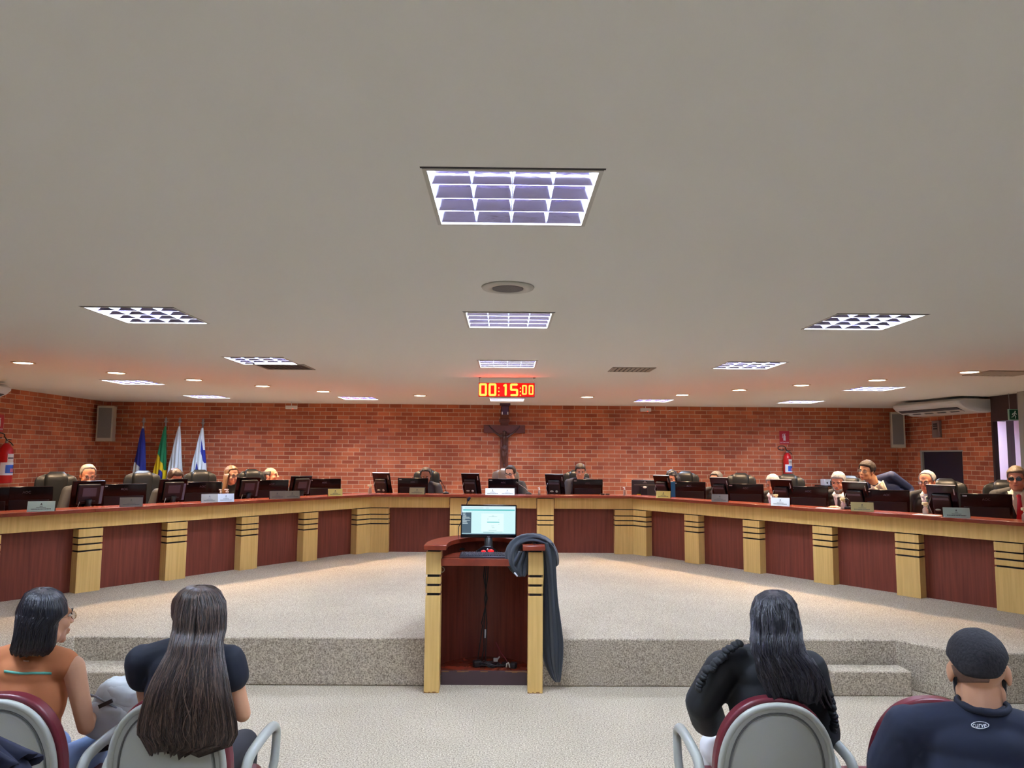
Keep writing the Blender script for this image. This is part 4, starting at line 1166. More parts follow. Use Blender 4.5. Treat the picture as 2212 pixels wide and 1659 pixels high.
MB().tube([lr(1165, 1186, PY0-.005), lr(1172, 1187, PY0-.005), lr(1173, 1198, PY0-.005), lr(1174, 1240, PY0), lr(1173, 1262, PY0), lr(1170, 1300, PY0+.01)], .0028, 6).build('cord', mat('straw cord', rgb(190, 160, 90), .6), t, smooth=True)
# ------------------------------------------------------------------ people
def skin(n, c): return mat('skin '+n, c, .5, c2=tuple(v*.86 for v in c), nscale=9, var=.2, spec=.35)
SK = {'fair': skin('fair', rgb(222, 168, 138)), 'pink': skin('pink', rgb(224, 156, 126)), 'tan': skin('tan', rgb(208, 156, 122)), 'olive': skin('olive', rgb(188, 138, 102)), 'brown': skin('brown', rgb(160, 110, 84))}
def hairm(n, a, b, rough=.38, vs=(46, 46, 2)): return mat('hair '+n, a, rough, c2=b, vscale=vs, nscale=2.2, var=.35, bump=.35, spec=.5)
HR = {'grey': hairm('grey', rgb(112, 108, 102), rgb(164, 160, 154), .6, (40, 40, 14)), 'white': hairm('white', rgb(128, 130, 134), rgb(182, 184, 188), .6, (40, 40, 14)),
      'black': hairm('black', rgb(14, 14, 18), rgb(48, 48, 58)), 'brown': hairm('brown', rgb(26, 19, 19), rgb(74, 57, 50), .34), 'fairb': hairm('fair brown', rgb(84, 60, 44), rgb(146, 110, 76)),
      'dark': hairm('dark brown', rgb(26, 20, 20), rgb(66, 54, 48), .7, (40, 40, 14)), 'salt': hairm('salt brown', rgb(78, 66, 54), rgb(134, 118, 96), .6, (40, 40, 14)),
      'dkgrey': hairm('dark grey', rgb(52, 50, 50), rgb(110, 108, 106), .6, (40, 40, 14)), 'jet': hairm('jet', rgb(8, 8, 14), rgb(34, 34, 46), .34), 'crop': hairm('cropped black', rgb(14, 14, 20), rgb(46, 44, 52), .85, (60, 60, 40))}
M_EYEW = mat('eye white', rgb(226, 220, 214), .3); M_IRIS = mat('dark iris', rgb(36, 24, 20), .25)
M_LIP = mat('lips', rgb(176, 92, 84), .5); M_ROBE = mat('black gown cloth', rgb(46, 46, 48), .75, bump=.3, nscale=22, vscale=(1, 1, .3))
M_GLASS = mat('spectacle lens', rgb(214, 210, 210), .08, alpha=.28)
M_TROU = mat('dark trousers', rgb(34, 36, 44), .8)

def cut_map(az, style):
    """height of the hair edge (m above eye level) for azimuth az: 0 = face, pi = nape"""
    a = abs(az)/PI
    front = {'short': .066, 'reced': .098, 'crown': .102, 'back': .086, 'fade': .064, 'full': .060}[style]
    side = {'short': -.005, 'reced': .0, 'crown': .0, 'back': -.02, 'fade': .035, 'full': -.03}[style]
    nape = {'short': -.075, 'reced': -.07, 'crown': -.07, 'back': -.085, 'fade': .0, 'full': -.1}[style]
    if a < .27: return front-.008*(a/.27)
    if a < .42: t = (a-.27)/.15; t = t*t*(3-2*t); return (front-.008)*(1-t)+side*t
    if a < .58: t = (a-.42)/.16; return side*(1-t)+(side+.03 if style not in ('fade', 'full', 'back') else side)*t
    t = min(1, (a-.58)/.25); t = t*t*(3-2*t); s0 = side+.03 if style not in ('fade', 'full', 'back') else side
    return s0*(1-t)+nape*t
def hair_cap(style, thick=.012, lump=.004, seed=0, bald=None, n1=64, n2=44):
    rows = []; c = Vector((0, .014, .032)); rad = Vector((.080, .099, .089)); rnd = Vector((seed*3.1, seed*1.7, seed))
    for i in range(n2+1):
        ph = PI/2-PI*i/n2*.90; row = []
        for k in range(n1):
            az = -PI+2*PI*k/n1
            d = Vector((math.sin(az)*math.cos(ph), -math.cos(az)*math.cos(ph), math.sin(ph)))
            base = Vector((d.x*rad.x, d.y*rad.y, d.z*rad.z))
            z = base.z+c.z
            h = cut_map(az, style)
            m = max(0, min(1, (z-h)/.022+.5)); m = m*m*(3-2*m)
            if style == 'crown' or bald:
                top = (bald or .062)
                hole = max(0, min(1, (z-top)/.014+.5))
                back = abs(az)/PI
                if bald is None or True: m *= 1-hole*(1 if back < .62 else max(0, 1-(back-.62)*2.2))
            if style == 'back' and z < h: m = m
            n = noise.noise(base*22+rnd)*lump + noise.noise(base*60+rnd)*lump*.5
            th = (thick*(.65+.5*max(0, d.z))+n)
            p = c+base*(1+0)+d*(th*m-.012*(1-m))
            if style != 'fade' and abs(az) > PI*.6 and z < -.02: p += Vector((0, -.01, 0))
            row.append(p)
        rows.append(row)
    return rows
def head_prims(mb, T, fem=False, nose=1.0):
    mb.sph((0, .012, .034), (.076, .097, .087), T, 24, 16)
    mb.sph((0, -.022, -.028), (.063 if not fem else .060, .069, .080), T, 20, 14)
    mb.sph((0, -.033, -.074), (.050 if not fem else .044, .052, .040), T, 18, 12)
    mb.sph((0, -.074, -.101), (.021, .018, .017), T, 12, 8)
    for s in (-1, 1):
        mb.sph((s*.040, -.060, -.032), (.023, .022, .022), T, 12, 8)
        mb.sph((s*.052, -.005, -.072), (.016, .034, .028), T, 12, 8)
        mb.sph((s*.0775, .010, -.012), (.009, .019, .031), T @ Matrix.Translation((s*.079, .01, -.012)) @ Matrix.Rotation(s*R(18), 4, 'Z') @ Matrix.Translation((-s*.079, -.01, .012)), 12, 8)
        mb.sph((s*.011, -.102, -.034), (.010, .010, .008), T, 10, 6)
    mb.cap((-.034, -.080, .020), (.034, -.080, .020), .0125, .0125, T, 10)
    mb.cap((0, -.090, .010), (0, -.112*nose-.0, -.031), .0085, .0115, T, 10)
    mb.cap((-.017, -.090, -.062), (.017, -.090, -.062), .009, .009, T, 8)
    mb.cap((-.014, -.089, -.073), (.014, -.089, -.073), .009, .009, T, 8)
def hand(mb, wr, d, side, T, spread=0.0, curl=.35, up=Vector((0, 0, 1)), k=1.0):
    """palm, four unequal bent fingers and a side thumb from wrist wr along d"""
    d = d.normalized(); s = d.cross(up).normalized()*side; n = up
    palm = wr+d*.045*k
    for o in (-.026, -.009, .009, .026): mb.cap(wr+d*.012+s*o*.7*k, wr+d*.085*k+s*o*k, .013*k, .0105*k, T, 10)
    for o, L in ((-.029, .060), (-.0095, .078), (.010, .084), (.030, .074)):
        b = wr+d*.088*k+s*o*k*1.05
        d1 = (d*math.cos(curl*.6)-n*math.sin(curl*.6)+s*o*3*spread).normalized(); d2 = (d*math.cos(curl*1.7)-n*math.sin(curl*1.7)).normalized()
        m = b+d1*L*.5*k; mb.cap(b, m, .0088*k, .008*k, T, 8); mb.cap(m, m+d2*L*.45*k, .008*k, .0065*k, T, 8)
    tb = wr+d*.03*k+s*.03*k; tm = tb+(d*.6+s*.75-n*.1).normalized()*.038*k
    mb.cap(tb, tm, .012*k, .010*k, T, 8); mb.cap(tm, tm+(d*.95+s*.2-n*.2).normalized()*.032*k, .010*k, .008*k, T, 8)
def person(name_lb, x, y, z0, rz, top, head=(0, 0, 0), lean=8, sk='fair', fem=False, hair=None, hs='short', gown=None, gname='gown', bald=None,
           vox=.008, arms=None, glasses=None, sleeve=1.0, hips=.50, sh=.19, side_lean=0, gthick=.014, beard=None, brow=True, eyes=True, hthick=.012,
           legs=True, armskin=False, group=None, hoff=(0, 0, 0), hscale=1.0, lump=.004, lower='trousers', m_low=None, mouth=True, fingers=True, neck=None, shoulder_drop=0, g2=None, seed=0, armpose_world=False):
    t = thing('person', name_lb, 'person', (x, y, z0), rz, group)
    yw, pt, rl = head
    RL = Matrix.Rotation(R(lean), 4, 'X') @ Matrix.Rotation(R(side_lean), 4, 'Y')
    hy = 0.0; hz = hips+.05
    # torso length so that the top of the head reaches `top`
    Rh = Matrix.Rotation(R(yw), 4, 'Z') @ Matrix.Rotation(R(pt), 4, 'X') @ Matrix.Rotation(R(rl), 4, 'Y')
    tipz = max((Rh @ Vector((0, .014+.099*math.cos(a), .032+.092*math.sin(a))))[2] for a in [i*.2 for i in range(17)])*hscale+.012
    up_axis = (RL @ Vector((0, 0, 1)))
    nk = .155*hscale   # C7 to eye level along the neck
    L = (top-z0-hz-tipz-.13*hscale)/up_axis.z
    L = max(.30, min(.60, L))
    TB = Matrix.Translation((0, hy, hz)) @ RL
    C7 = TB @ Vector((0, 0, L))
    hc = C7+Vector((0, -.035, .13*hscale)) + Vector(hoff)
    hc.z = top-z0-tipz
    TH = Matrix.Translation(hc) @ Rh @ Matrix.Diagonal((hscale, hscale, hscale, 1))
    TH3 = TH
    shz = L-.045-shoulder_drop
    body = MB(); garm = MB(); g = gthick
    def both(fn, *a, **k): pass
    head_prims(body, TH, fem)
    nb = TB @ Vector((0, .005, L-.03))
    nr = neck or (.050 if fem else .060)
    body.cap(TH @ Vector((0, .022, -.05)), nb, nr*hscale, nr*1.08*hscale)
    cw = (.150 if fem else .165)*sh/.19
    tors = [((0, 0, .02), (.165 if not fem else .17, .12, .11)), ((0, 0, .17*L/.5), (.140 if not fem else .125, .10, .16)), ((0, .0, shz-.14), (cw, .108, .165)), ((0, .01, shz-.03), (cw*.92, .085, .075))]
    for c, r in tors:
        body.sph(c, r, TB, 20, 14); garm.sph(c, [q+g for q in r], TB, 24, 16)
    for s in (-1, 1):
        body.cap(TB @ Vector((0, .01, L-.01)), TB @ Vector((s*(sh-.04), .005, shz)), .045, .048)
        garm.cap(TB @ Vector((s*.045, .015, L-.012)), TB @ Vector((s*(sh-.04), .005, shz)), .042+g, .048+g)
    garm.cap(TB @ Vector((0, .008, L-.07)), TB @ Vector((0, .014, L-.012)), .060+g, .054+g*.6)
    arms = arms or {}
    for s, nm in ((-1, 'R'), (1, 'L')):     # facing -Y the person's right is at -X
        a = arms.get(nm, None)
        S = TB @ Vector((s*sh, .0, shz-.012))
        if a is None:
            E = S+Vector((s*.055, -.07, -.265)); W_ = Vector((s*.13, E.y-.225, E.z+.045))
        else: E, W_ = Vector(a[0]), Vector(a[1])
        body.cap(S, E, .049 if not fem else .043, .038 if not fem else .033); body.cap(E, W_, .038 if not fem else .033, .026 if not fem else .022)
        if fingers: hand(body, W_, (W_-E), -s if s > 0 else 1, None, k=(1.0 if not fem else .9))
        if sleeve > 0:
            e2 = S.lerp(E, min(1, sleeve))
            garm.cap(S, e2, .051+g*1.2, (.040 if sleeve >= 1 else .043)+g*1.6)
            if sleeve > 1: garm.cap(E, E.lerp(W_, min(1, sleeve-1)), .040+g*1.6, .032+g*2.2)
    low = MB()
    for s in (-1, 1):
        H = Vector((s*.085, 0, hips+.035)); K = Vector((s*.11, -.42, hips+.01)); A = Vector((s*.11, -.40, .09)); T_ = Vector((s*.115, -.53, .035))
        body.cap(H, K, .080, .055); body.cap(K, A, .054, .036); body.cap(A+Vector((0, .02, -.04)), T_, .04, .032)
        low.cap(H, K, .094, .068); low.cap(K, A, .068, .055)
    low.sph((0, .01, hips+.04), (.18, .135, .11))
    bo = body.build('body', SK[sk], t, remesh=vox, smooth_it=2)
    go = garm.build(gname, gown or M_ROBE, t, remesh=max(vox, .009), smooth_it=3)
    lo = low.build(lower, m_low or M_TROU, t, remesh=.014, smooth_it=2)
    sh_ = MB()
    for s in (-1, 1): sh_.cap((s*.11, -.37, .042), (s*.118, -.54, .036), .045, .036)
    sh_.build('shoes', M_MONF, t, smooth=True)
    # face details
    if eyes:
        for s in (-1, 1):
            e = MB().sph((s*.031, -.0835, .002), (.0135, .0075, .0070), None, 12, 8).build('eye', M_EYEW, t, smooth=True); e.matrix_local = TH
            MB().sph((s*.031, -.0895, .002), (.0058, .0030, .0058), None, 10, 6).build('iris', M_IRIS, e, smooth=True)
            MB().tube([(s*.017, -.0895, .007), (s*.031, -.0925, .0105), (s*.045, -.0865, .006)], .0017, 6).build('eyelid', mat('eyelid line', rgb(70, 44, 36), .6), e, smooth=True)
    if brow and hair:
        b = MB()
        for s in (-1, 1): b.tube([(s*.014, -.0935, .020), (s*.032, -.0945, .027), (s*.050, -.083, .021)], [.0035, .0042, .002], 8)
        b = b.build('eyebrows', HR['dark'] if hair not in ('grey', 'white', 'salt') else HR['dkgrey'], t, smooth=True); b.matrix_local = TH
    if mouth:
        b = MB().tube([(-.023, -.0905, -.068), (-.009, -.0995, -.0655), (0, -.0995, -.067), (.009, -.0995, -.0655), (.023, -.0905, -.068)], [.002, .0040, .0042, .0040, .002], 8).build('lips', M_LIP, t, smooth=True); b.matrix_local = TH
    if hair:
        mb = MB(); mb.grid(hair_cap(hs, hthick, lump, seed=x, bald=bald), wrap=True, cap_ends=True)
        h = mb.build('hair', HR[hair], t, smooth=True); h.matrix_local = TH
    if beard:
        mb = MB(); mb.sph((0, -.045, -.093), (.050, .050, .030)); mb.sph((0, -.076, -.108), (.028, .022, .020)).sph((0, -.0965, -.053), (.026, .008, .006))
        for s in (-1, 1): mb.cap((s*.062, -.010, -.03), (s*.050, -.03, -.085), .012, .02)
        b = mb.build('beard', HR[beard], t, remesh=.005, smooth_it=1); b.matrix_local = TH
    if glasses:
        col, thk, tint = glasses
        mg = mat('frame '+str(col), rgb(*col), .3)
        mb = MB()
        for s in (-1, 1):
            pts = [(s*.034+.0255*math.cos(a), -.1035+.008*abs(.034*s+.0255*math.cos(a))/.06, .0+.0175*math.sin(a)) for a in [2*PI*k/16 for k in range(17)]]
            mb.tube(pts, thk, 6); mb.tube([(s*.0595, -.096, .006), (s*.078, -.05, .006), (s*.083, .005, .006), (s*.082, .02, -.004)], thk*.8, 6)
        mb.tube([(-.0095, -.1035, .004), (0, -.107, .006), (.0095, -.1035, .004)], thk, 6)
        gl = mb.build('glasses', mg, t, smooth=True); gl.matrix_local = TH
        ml_ = MB()
        for s in (-1, 1): ml_.sph((s*.034, -.1035+.004, 0), (.025, .0012, .017), None, 14, 6)
        ml_.build('lenses', mat('tinted lens', rgb(70, 84, 92), .08, alpha=.85) if tint else M_GLASS, gl, smooth=True)
    return dict(t=t, TH=TH, TB=TB, L=L, shz=shz, C7=C7, garment=go, body=bo, sh=sh)
def shirt_front(P, shirt, tie=None, w=.062, drop=.30, name='shirt_front', lap=None):
    """V of shirt (and tie) showing between the gown's lapels, hugging the chest"""
    TB, L = P['TB'], P['L']; shz = P['shz']
    def fy(u, z):   # chest surface
        zz = (z-(shz-.14))/.19
        return -(.122+.004)*math.sqrt(max(.08, 1-min(.9, (u/.18)**2)-min(.75, zz*zz)*.55)) - .012
    rows = []; n = 10
    for i in range(n+1):
        v = i/n; z = L-.005-drop*v; hw = w*(1-v)**.8+.006
        rows.append([Vector((hw*(k/6-1), fy(hw*(k/6-1), z)-.004 if v > .12 else fy(hw*(k/6-1), z)*.72-.01, z)) for k in range(13)])
    mb = MB(); mb.grid(rows, TB); o = mb.build(name, shirt, P['t'], smooth=True, solid=.006)
    mb = MB()
    for s in (-1, 1):
        mb.grid([[(s*.010, fy(0, L)*.78-.03, L-.035), (s*.052, fy(.05, L)*.5, L+.02)], [(s*.040, fy(0, L-.05)-.014, L-.075), (s*.078, fy(.07, L)*.6-.02, L-.02)]], TB)
    mb.build('collar', shirt, P['t'], smooth=True, solid=.008)
    if tie:
        mb = MB(); rows = []
        for i in range(9):
            v = i/8; z = L-.045-(drop-.02)*v; hw = (.020-.004*v*6 if v < .15 else .014+.022*v)
            rows.append([Vector((hw*q, fy(0, z)-.016-.003*(1-abs(q)), z)) for q in (-1, -.5, 0, .5, 1)])
        mb.grid(rows, TB); mb.sph((0, fy(0, L-.05)-.012, L-.05), (.020, .010, .016), TB)
        mb.build('tie', tie, P['t'], smooth=True, solid=.005)
def place_far(px, off): return bench_pt(px, off)
M_SHW = mat('white shirt', rgb(224, 222, 224), .7)
DESKZ = 1.10-ZS
# arms on the worktop by default: wrists at table height
def desk_arms(s=1.0, out=.05, fwd_=-.36, up=.79, in_=.10, ex=.25, ey=-.13, ez=.74):
    return {'R': ((-ex, ey, ez), (-in_, fwd_, up)), 'L': ((ex, ey, ez), (in_, fwd_, up))}
def far(px, off, pytop, lb, k=.6, **kw):
    p, side = bench_pt(px, off)
    top = at_y(px, pytop, p.y).z
    rz = -side*ARM_ANG*k if side else 0.0
    kw.setdefault('arms', desk_arms())
    P = person(lb, p.x, p.y, ZS, rz, top, **kw)
    P['rz'] = rz; P['p'] = p; P['top'] = top
    return P
# left bench
P = far(187, 1.05, 1001, 'person in a dark gown with short grey hair and glasses, leftmost at the bench', sk='pink', hair='grey', hs='reced', head=(8, 16, 0), glasses=((80, 70, 60), .0018, False), lean=4, hthick=.010)
P = far(372, 1.05, 1010, 'person with brown hair bowed low before the flags, face hidden by a screen', fem=True, sk='pink', hair='brown', hs='back', head=(18, 34, 0), lean=14, hthick=.014)
P = far(497, 1.0, 1005, 'person with long fair hair and black glasses in a dark green jacket', fem=True, sk='fair', hair='fairb', hs='back', head=(26, 6, 0), glasses=((20, 16, 22), .0030, False), lean=6, k=.5, gown=mat('dark green jacket', rgb(44, 50, 48), .8), gname='jacket', hthick=.014)
PFH = P
P = far(585, 1.12, 1008.5, 'balding person turned in profile to the right with head tipped back', sk='pink', hair='dkgrey', hs='crown', head=(64, -8, 0), lean=-4, k=.3, bald=.075)
# centre
P = far(921, 1.05, 1008, 'balding person in a dark gown bowed over the central bench', sk='brown', hair='dark', hs='reced', head=(0, 24, 0), lean=12)
P = far(1102, 1.05, 1004, 'person with dark tied-back hair and black glasses below the crucifix', fem=True, sk='fair', hair='dark', hs='back', head=(-22, 10, 0), glasses=((24, 16, 20), .0034, False), lean=4, side_lean=0)
P = far(1253, 1.05, 1000, 'person with short dark hair looking down, right of the crucifix', sk='fair', hair='dark', hs='short', head=(0, 12, 0), lean=2, gown=mat('navy jacket', rgb(34, 36, 52), .8), gname='jacket', hthick=.014)
# right bench
P = far(1452, 1.0, 1014, 'person with chin-length black wavy hair and thin glasses', fem=True, sk='pink', hair='black', hs='full', head=(-18, 12, 0), glasses=((60, 40, 40), .0018, False), lean=6, k=.3, hthick=.015, lump=.012)
PWV = P
shirt_front(P, M_SHW, drop=.26)
P = far(1550, .98, 1016.5, 'balding person in a black gown bowed behind an upright screen', sk='pink', hair='dkgrey', hs='reced', head=(-26, 20, 0), lean=8, k=.45)
P = far(1671, 1.0, 1022.5, 'person with short white-grey hair beneath the fire extinguisher', sk='pink', hair='white', hs='short', head=(-16, 18, 0), glasses=((150, 60, 50), .0014, False), lean=8, k=.45, hthick=.011)
shirt_front(P, mat('lavender shirt', rgb(206, 204, 224), .7), mat('dark tie', rgb(30, 30, 40), .6))
P = far(1812, .97, 1017, 'person with white hair and grey beard looking down at papers', sk='pink', hair='white', hs='short', head=(-18, 14, 0), lean=10, k=.45, hthick=.012, beard='grey', arms={'R': ((-.27, -.12, .72), (-.10, -.40, .83)), 'L': ((.26, -.14, .72), (.0, -.42, .83))}, sleeve=1.25)
shirt_front(P, M_SHW, mat('dark tie', rgb(30, 30, 40), .6))
P = far(2003, .95, 1014.5, 'person with grey hair, dark glasses frame and green tie in a black gown', sk='pink', hair='white', hs='reced', head=(-26, 8, 0), glasses=((40, 30, 34), .0026, False), lean=2, k=.5, hthick=.010)
shirt_front(P, M_SHW, mat('green tie', rgb(44, 62, 54), .6), w=.075)
P = far(2196, .95, 1006, 'person with brown-grey hair, tinted glasses and red tie at the right edge', sk='pink', hair='salt', hs='short', head=(-14, 2, 0), glasses=((40, 34, 34), .0028, True), lean=0, k=.5, hthick=.013, lump=.006)
shirt_front(P, mat('cream shirt', rgb(230, 220, 196), .7), mat('red tie', rgb(196, 22, 44), .5), w=.085)
# the standing young man leaning over
p, side = bench_pt(1890, 1.12)
hd = at_y(1873, 994, p.y+.02)
bx_, by_ = p.x+.22, p.y+.02
P = person('person in a navy suit with thin glasses leaning forward over the bench', bx_, by_, ZS, R(-18), hd.z, head=(-38, 2, 8), lean=30, side_lean=-40, sk='tan', hair='dark', hs='short', glasses=((90, 90, 90), .0016, False),
           gown=mat('navy suit', rgb(30, 42, 82), .7), gname='suit_jacket', hips=.90, hoff=(-.10, -.02, 0), hthick=.018, sleeve=1.9,
           arms={'R': ((-.46, -.20, .98), (-.42, -.38, .78)), 'L': ((.20, .04, 1.07), (.24, -.14, .80))}, lump=.006)
SUIT = P
shirt_front(P, mat('cream shirt', rgb(230, 220, 196), .7), None, w=.095, drop=.26)

# long hair of the two women of the bench
def hair_fall(P, hm, rows, seg=72, groove=.0016, name='hair_lengths', jag=.0):
    """rows: (cx, cy, z, rx, ry) in head space; closed tube with strand grooves"""
    mb = MB(); rr = []
    for i, (cx, cy, z, rx, ry) in enumerate(rows):
        row = []
        for k in range(seg):
            a = 2*PI*k/seg; g = math.sin(a*17+i*.35)*groove+math.sin(a*29-i*.2)*groove*.7
            zz = z-(jag*abs(math.sin(a*9.3+1.1)) if i == len(rows)-1 else 0)
            row.append((cx+(rx+g)*math.cos(a), cy+(ry+g)*math.sin(a), zz))
        rr.append(row)
    mb.grid(rr, wrap=True, cap_ends=True)
    o = mb.build(name, hm, P['t'], smooth=True); o.matrix_local = P['TH']; return o
for s in (-1, 1):
    hair_fall(PFH, HR['fairb'], [(s*.066, .01, .03, .02, .06), (s*.078, .01, -.03, .022, .05), (s*.088, -.01, -.1, .026, .045), (s*.095, -.02, -.2, .03, .04), (s*.10, -.03, -.33, .012, .02)], 40)
    hair_fall(PWV, HR['black'], [(s*.062, .03, .06, .02, .05), (s*.088, .035, 0, .030, .052), (s*.094, .03, -.06, .034, .056), (s*.088, .02, -.11, .030, .045), (s*.08, .02, -.14, .012, .02)], 40, .004)
hair_fall(PWV, HR['black'], [(0, .07, .06, .05, .04), (0, .08, 0, .075, .05), (0, .075, -.08, .08, .05), (0, .07, -.14, .05, .03)], 40, .004)

# ------------------------------------------------------------------ the judges' armchairs
def make_armchair(label, leather=M_LEATH, wide=.48, panel=.25):
    t = thing('office_chair', label, 'chair', (0, 0, ZS), 0, 'leather armchairs behind the bench')
    T = Matrix.Translation((0, .02, .50)) @ Matrix.Rotation(R(-7), 4, 'X')
    H = .70
    def pad(w0, w1, z0, z1, th, y, name, r=.05, bow=.05):
        rows = []; N = 18
        prof = []
        for i in range(N+1):
            u = i/N; z = z0+(z1-z0)*u
            e = min(1, (1-u)/.14); e2 = min(1, u/.10)
            sh_ = math.sqrt(max(0, 1-(1-e)**2)); sh2 = math.sqrt(max(0, 1-(1-e2)**2))
            q = min(sh_, sh2)
            w = (w0+(w1-w0)*u)/2*(.55+.45*q); tt = th/2*(.12+.88*q)
            row = []
            for k in range(36):
                a = 2*PI*k/36; c, s_ = math.cos(a), math.sin(a)
                row.append((w*math.copysign(abs(c)**.45, c), y+tt*math.copysign(abs(s_)**.6, s_)-bow*(c*c)*.6, z))
            rows.append(row)
        mb = MB(); mb.grid(rows, T, wrap=True, cap_ends=True); return mb.build(name, leather, t, smooth=True)
    b = pad(wide, wide*.92, 0, H, .12, .10, 'backrest')
    pad(panel*1.0, panel, .0, H+.03, .15, .075, 'centre_cushion', bow=.0)
    MB().box(-.27, .27, -.46, .06, .42, .52).build('seat', leather, t, bevel=.035, bseg=3)
    for s in (-1, 1):
        MB().tube([(s*.26, .06, .50), (s*.285, .02, .62), (s*.285, -.12, .65), (s*.285, -.34, .64), (s*.28, -.36, .56), (s*.26, -.30, .46)], .022, 10).build('armrest', leather, t, smooth=True)
    MB().tube([(0, -.18, .08), (0, -.18, .43)], .03, 12).build('gas_column', M_STEEL, t, smooth=True)
    mb = MB()
    for k in range(5):
        a = 2*PI*k/5; mb.tube([(0, -.18, .12), (.28*math.cos(a), -.18+.28*math.sin(a), .07)], [.03, .016], 8)
        mb.sph((.28*math.cos(a), -.18+.28*math.sin(a), .028), .028, u=10, v=8)
    mb.build('star_base', M_MONF, t, smooth=True)
    return t
AC = [(118, 1.38, .50, 'black leather armchair left of the grey-haired man'), (307, 1.38, .50, 'black leather armchair just left of the bowed woman by the flags'),
      (436, 1.38, .62, 'black leather armchair below the rightmost flag'), (553, 1.42, .8, 'black leather armchair left of the bald man in profile'),
      (919, 1.38, 0, 'black leather armchair behind the bowed balding man at the centre'), (1247, 1.36, 0, 'black leather armchair behind the man right of the crucifix'),
      (1478, 1.40, .4, 'black leather armchair behind the woman with wavy black hair'),
      (1601, 1.36, .30, 'black leather armchair right of the balding man at right'), (1706, 1.40, .30, 'black leather armchair under the fire extinguisher'),
      (1838, 1.42, .35, 'black leather armchair between the bearded man and the leaning man'), (2047, 1.30, .45, 'black leather armchair right of the man with the green tie'),
      (2176, 1.40, .5, 'black leather armchair behind the man with the red tie')]
a0 = None
for px, off, k, lb in AC:
    p, side = bench_pt(px, off); rz = -side*ARM_ANG*k if side else 0.0
    if a0 is None:
        a0 = make_armchair(lb); a0.location = (p.x, p.y, ZS); a0.rotation_euler = (0, 0, rz)
    else: dup(a0, (p.x, p.y, ZS), rz, lb)
p, side = bench_pt(1092, 1.36)
c = make_armchair('taupe leather armchair of the woman below the crucifix', M_TAUPE, .50, .26); c.location = (p.x, p.y, ZS+.02)
# ------------------------------------------------------------------ audience chairs
def arch(hw, z0, zt, n=26, e=2.3, zs=.62):
    pts = [(-hw*.93, z0), (-hw*.965, z0+(zs-z0)*.5), (-hw, zs)]
    for i in range(1, n):
        a = PI*(1-i/n)
        pts.append((hw*math.copysign(abs(math.cos(a))**(2/e), math.cos(a)), zs+(zt-zs)*abs(math.sin(a))**(2/e)))
    pts += [(hw, zs), (hw*.965, z0+(zs-z0)*.5), (hw*.93, z0)]
    return pts
def lean_y(z): return -.06*(z-.42)/.48
def make_seat(label):
    t = thing('auditorium_chair', label, 'chair', (0, 0, 0), 0, 'grey and maroon chairs of the audience')
    def plate(hw, z0, zt, y0, y1, name, m, bulge=0.0, zs=.62, par=None, rings=6, **k):
        out = arch(hw, z0, zt, zs=zs); cz = (z0+zt)/2
        mb = MB(); rows = []
        for j in range(rings+1):
            s_ = 1-j/rings if j < rings else .02
            rows.append([(x*s_, y0-bulge*(1-s_**2)+lean_y(cz+(z-cz)*s_), cz+(z-cz)*s_) for x, z in out])
        mb.grid(rows, wrap=True)
        back = [[(x*s_, y1+bulge*.4*(1-s_**2)+lean_y(cz+(z-cz)*s_), cz+(z-cz)*s_) for x, z in out] for s_ in (1, .95, .5, .02)]
        mb.grid(back, wrap=True)
        mb.grid([rows[0], back[0]], wrap=True)
        bmesh.ops.remove_doubles(mb.bm, verts=mb.bm.verts, dist=1e-5)
        return mb.build(name, m, par or t, smooth=False, **k)
    sh = plate(.214, .40, .893, .004, .028, 'back_shell', M_GREYSH, .004, bevel=.006)
    o = arch(.212, .40, .891)
    MB().tube([(x, .004+lean_y(z), z) for x, z in o], .0125, 10).build('shell_rim', M_GREYSH, sh, smooth=True)
    plate(.176, .43, .855, -.004, .01, 'back_panel', M_GREYSH, .012, par=sh, zs=.60, bevel=.004)
    o = arch(.182, .42, .862, zs=.605)
    MB().tube([(x, .001+lean_y(z), z) for x, z in o], .0035, 6).build('panel_groove', mat('groove grey', rgb(92, 94, 92), .6), sh, smooth=True)
    plate(.226, .42, .912, .03, .085, 'back_cushion', M_MAROON, .0, bevel=.018, bseg=3)
    mb = MB(); mb.prism([(-.22, .07), (.22, .07), (.225, .42), (.19, .50), (-.19, .50), (-.225, .42)], .40, .465); mb.build('seat', M_MAROON, t, bevel=.025, bseg=3)
    MB().prism([(-.21, .06), (.21, .06), (.21, .42), (-.21, .42)], .375, .40).build('seat_pan', M_GREYSH, t, bevel=.008)
    for s in (-1, 1):
        x = s*.268
        pts = [(s*.215, .10, .40), (x, .07, .43), (x, .045, .50), (x, .045, .58), (x, .075, .632), (x, .13, .650), (x, .30, .660), (x, .40, .655), (x, .445, .63), (x, .45, .58), (x, .43, .48), (x-s*.015, .40, .42), (s*.2, .38, .39)]
        sm = []   # chaikin
        for _ in range(2):
            q = [Vector(p) for p in (sm or pts)]; sm = [q[0]]
            for a, b in zip(q, q[1:]): sm += [a.lerp(b, .25), a.lerp(b, .75)]
            sm.append(q[-1])
        MB().tube(sm, .0175, 12, flat=1.2).build('armrest', M_GREYSH, t, smooth=True)
        for yy, y2 in ((.10, .06), (.38, .42)):
            MB().tube([(s*.19, yy, .39), (s*.21, y2, .0)], .013, 10).build('leg', mat('chair steel', rgb(60, 60, 62), .4, .6), t, smooth=True)
    return t
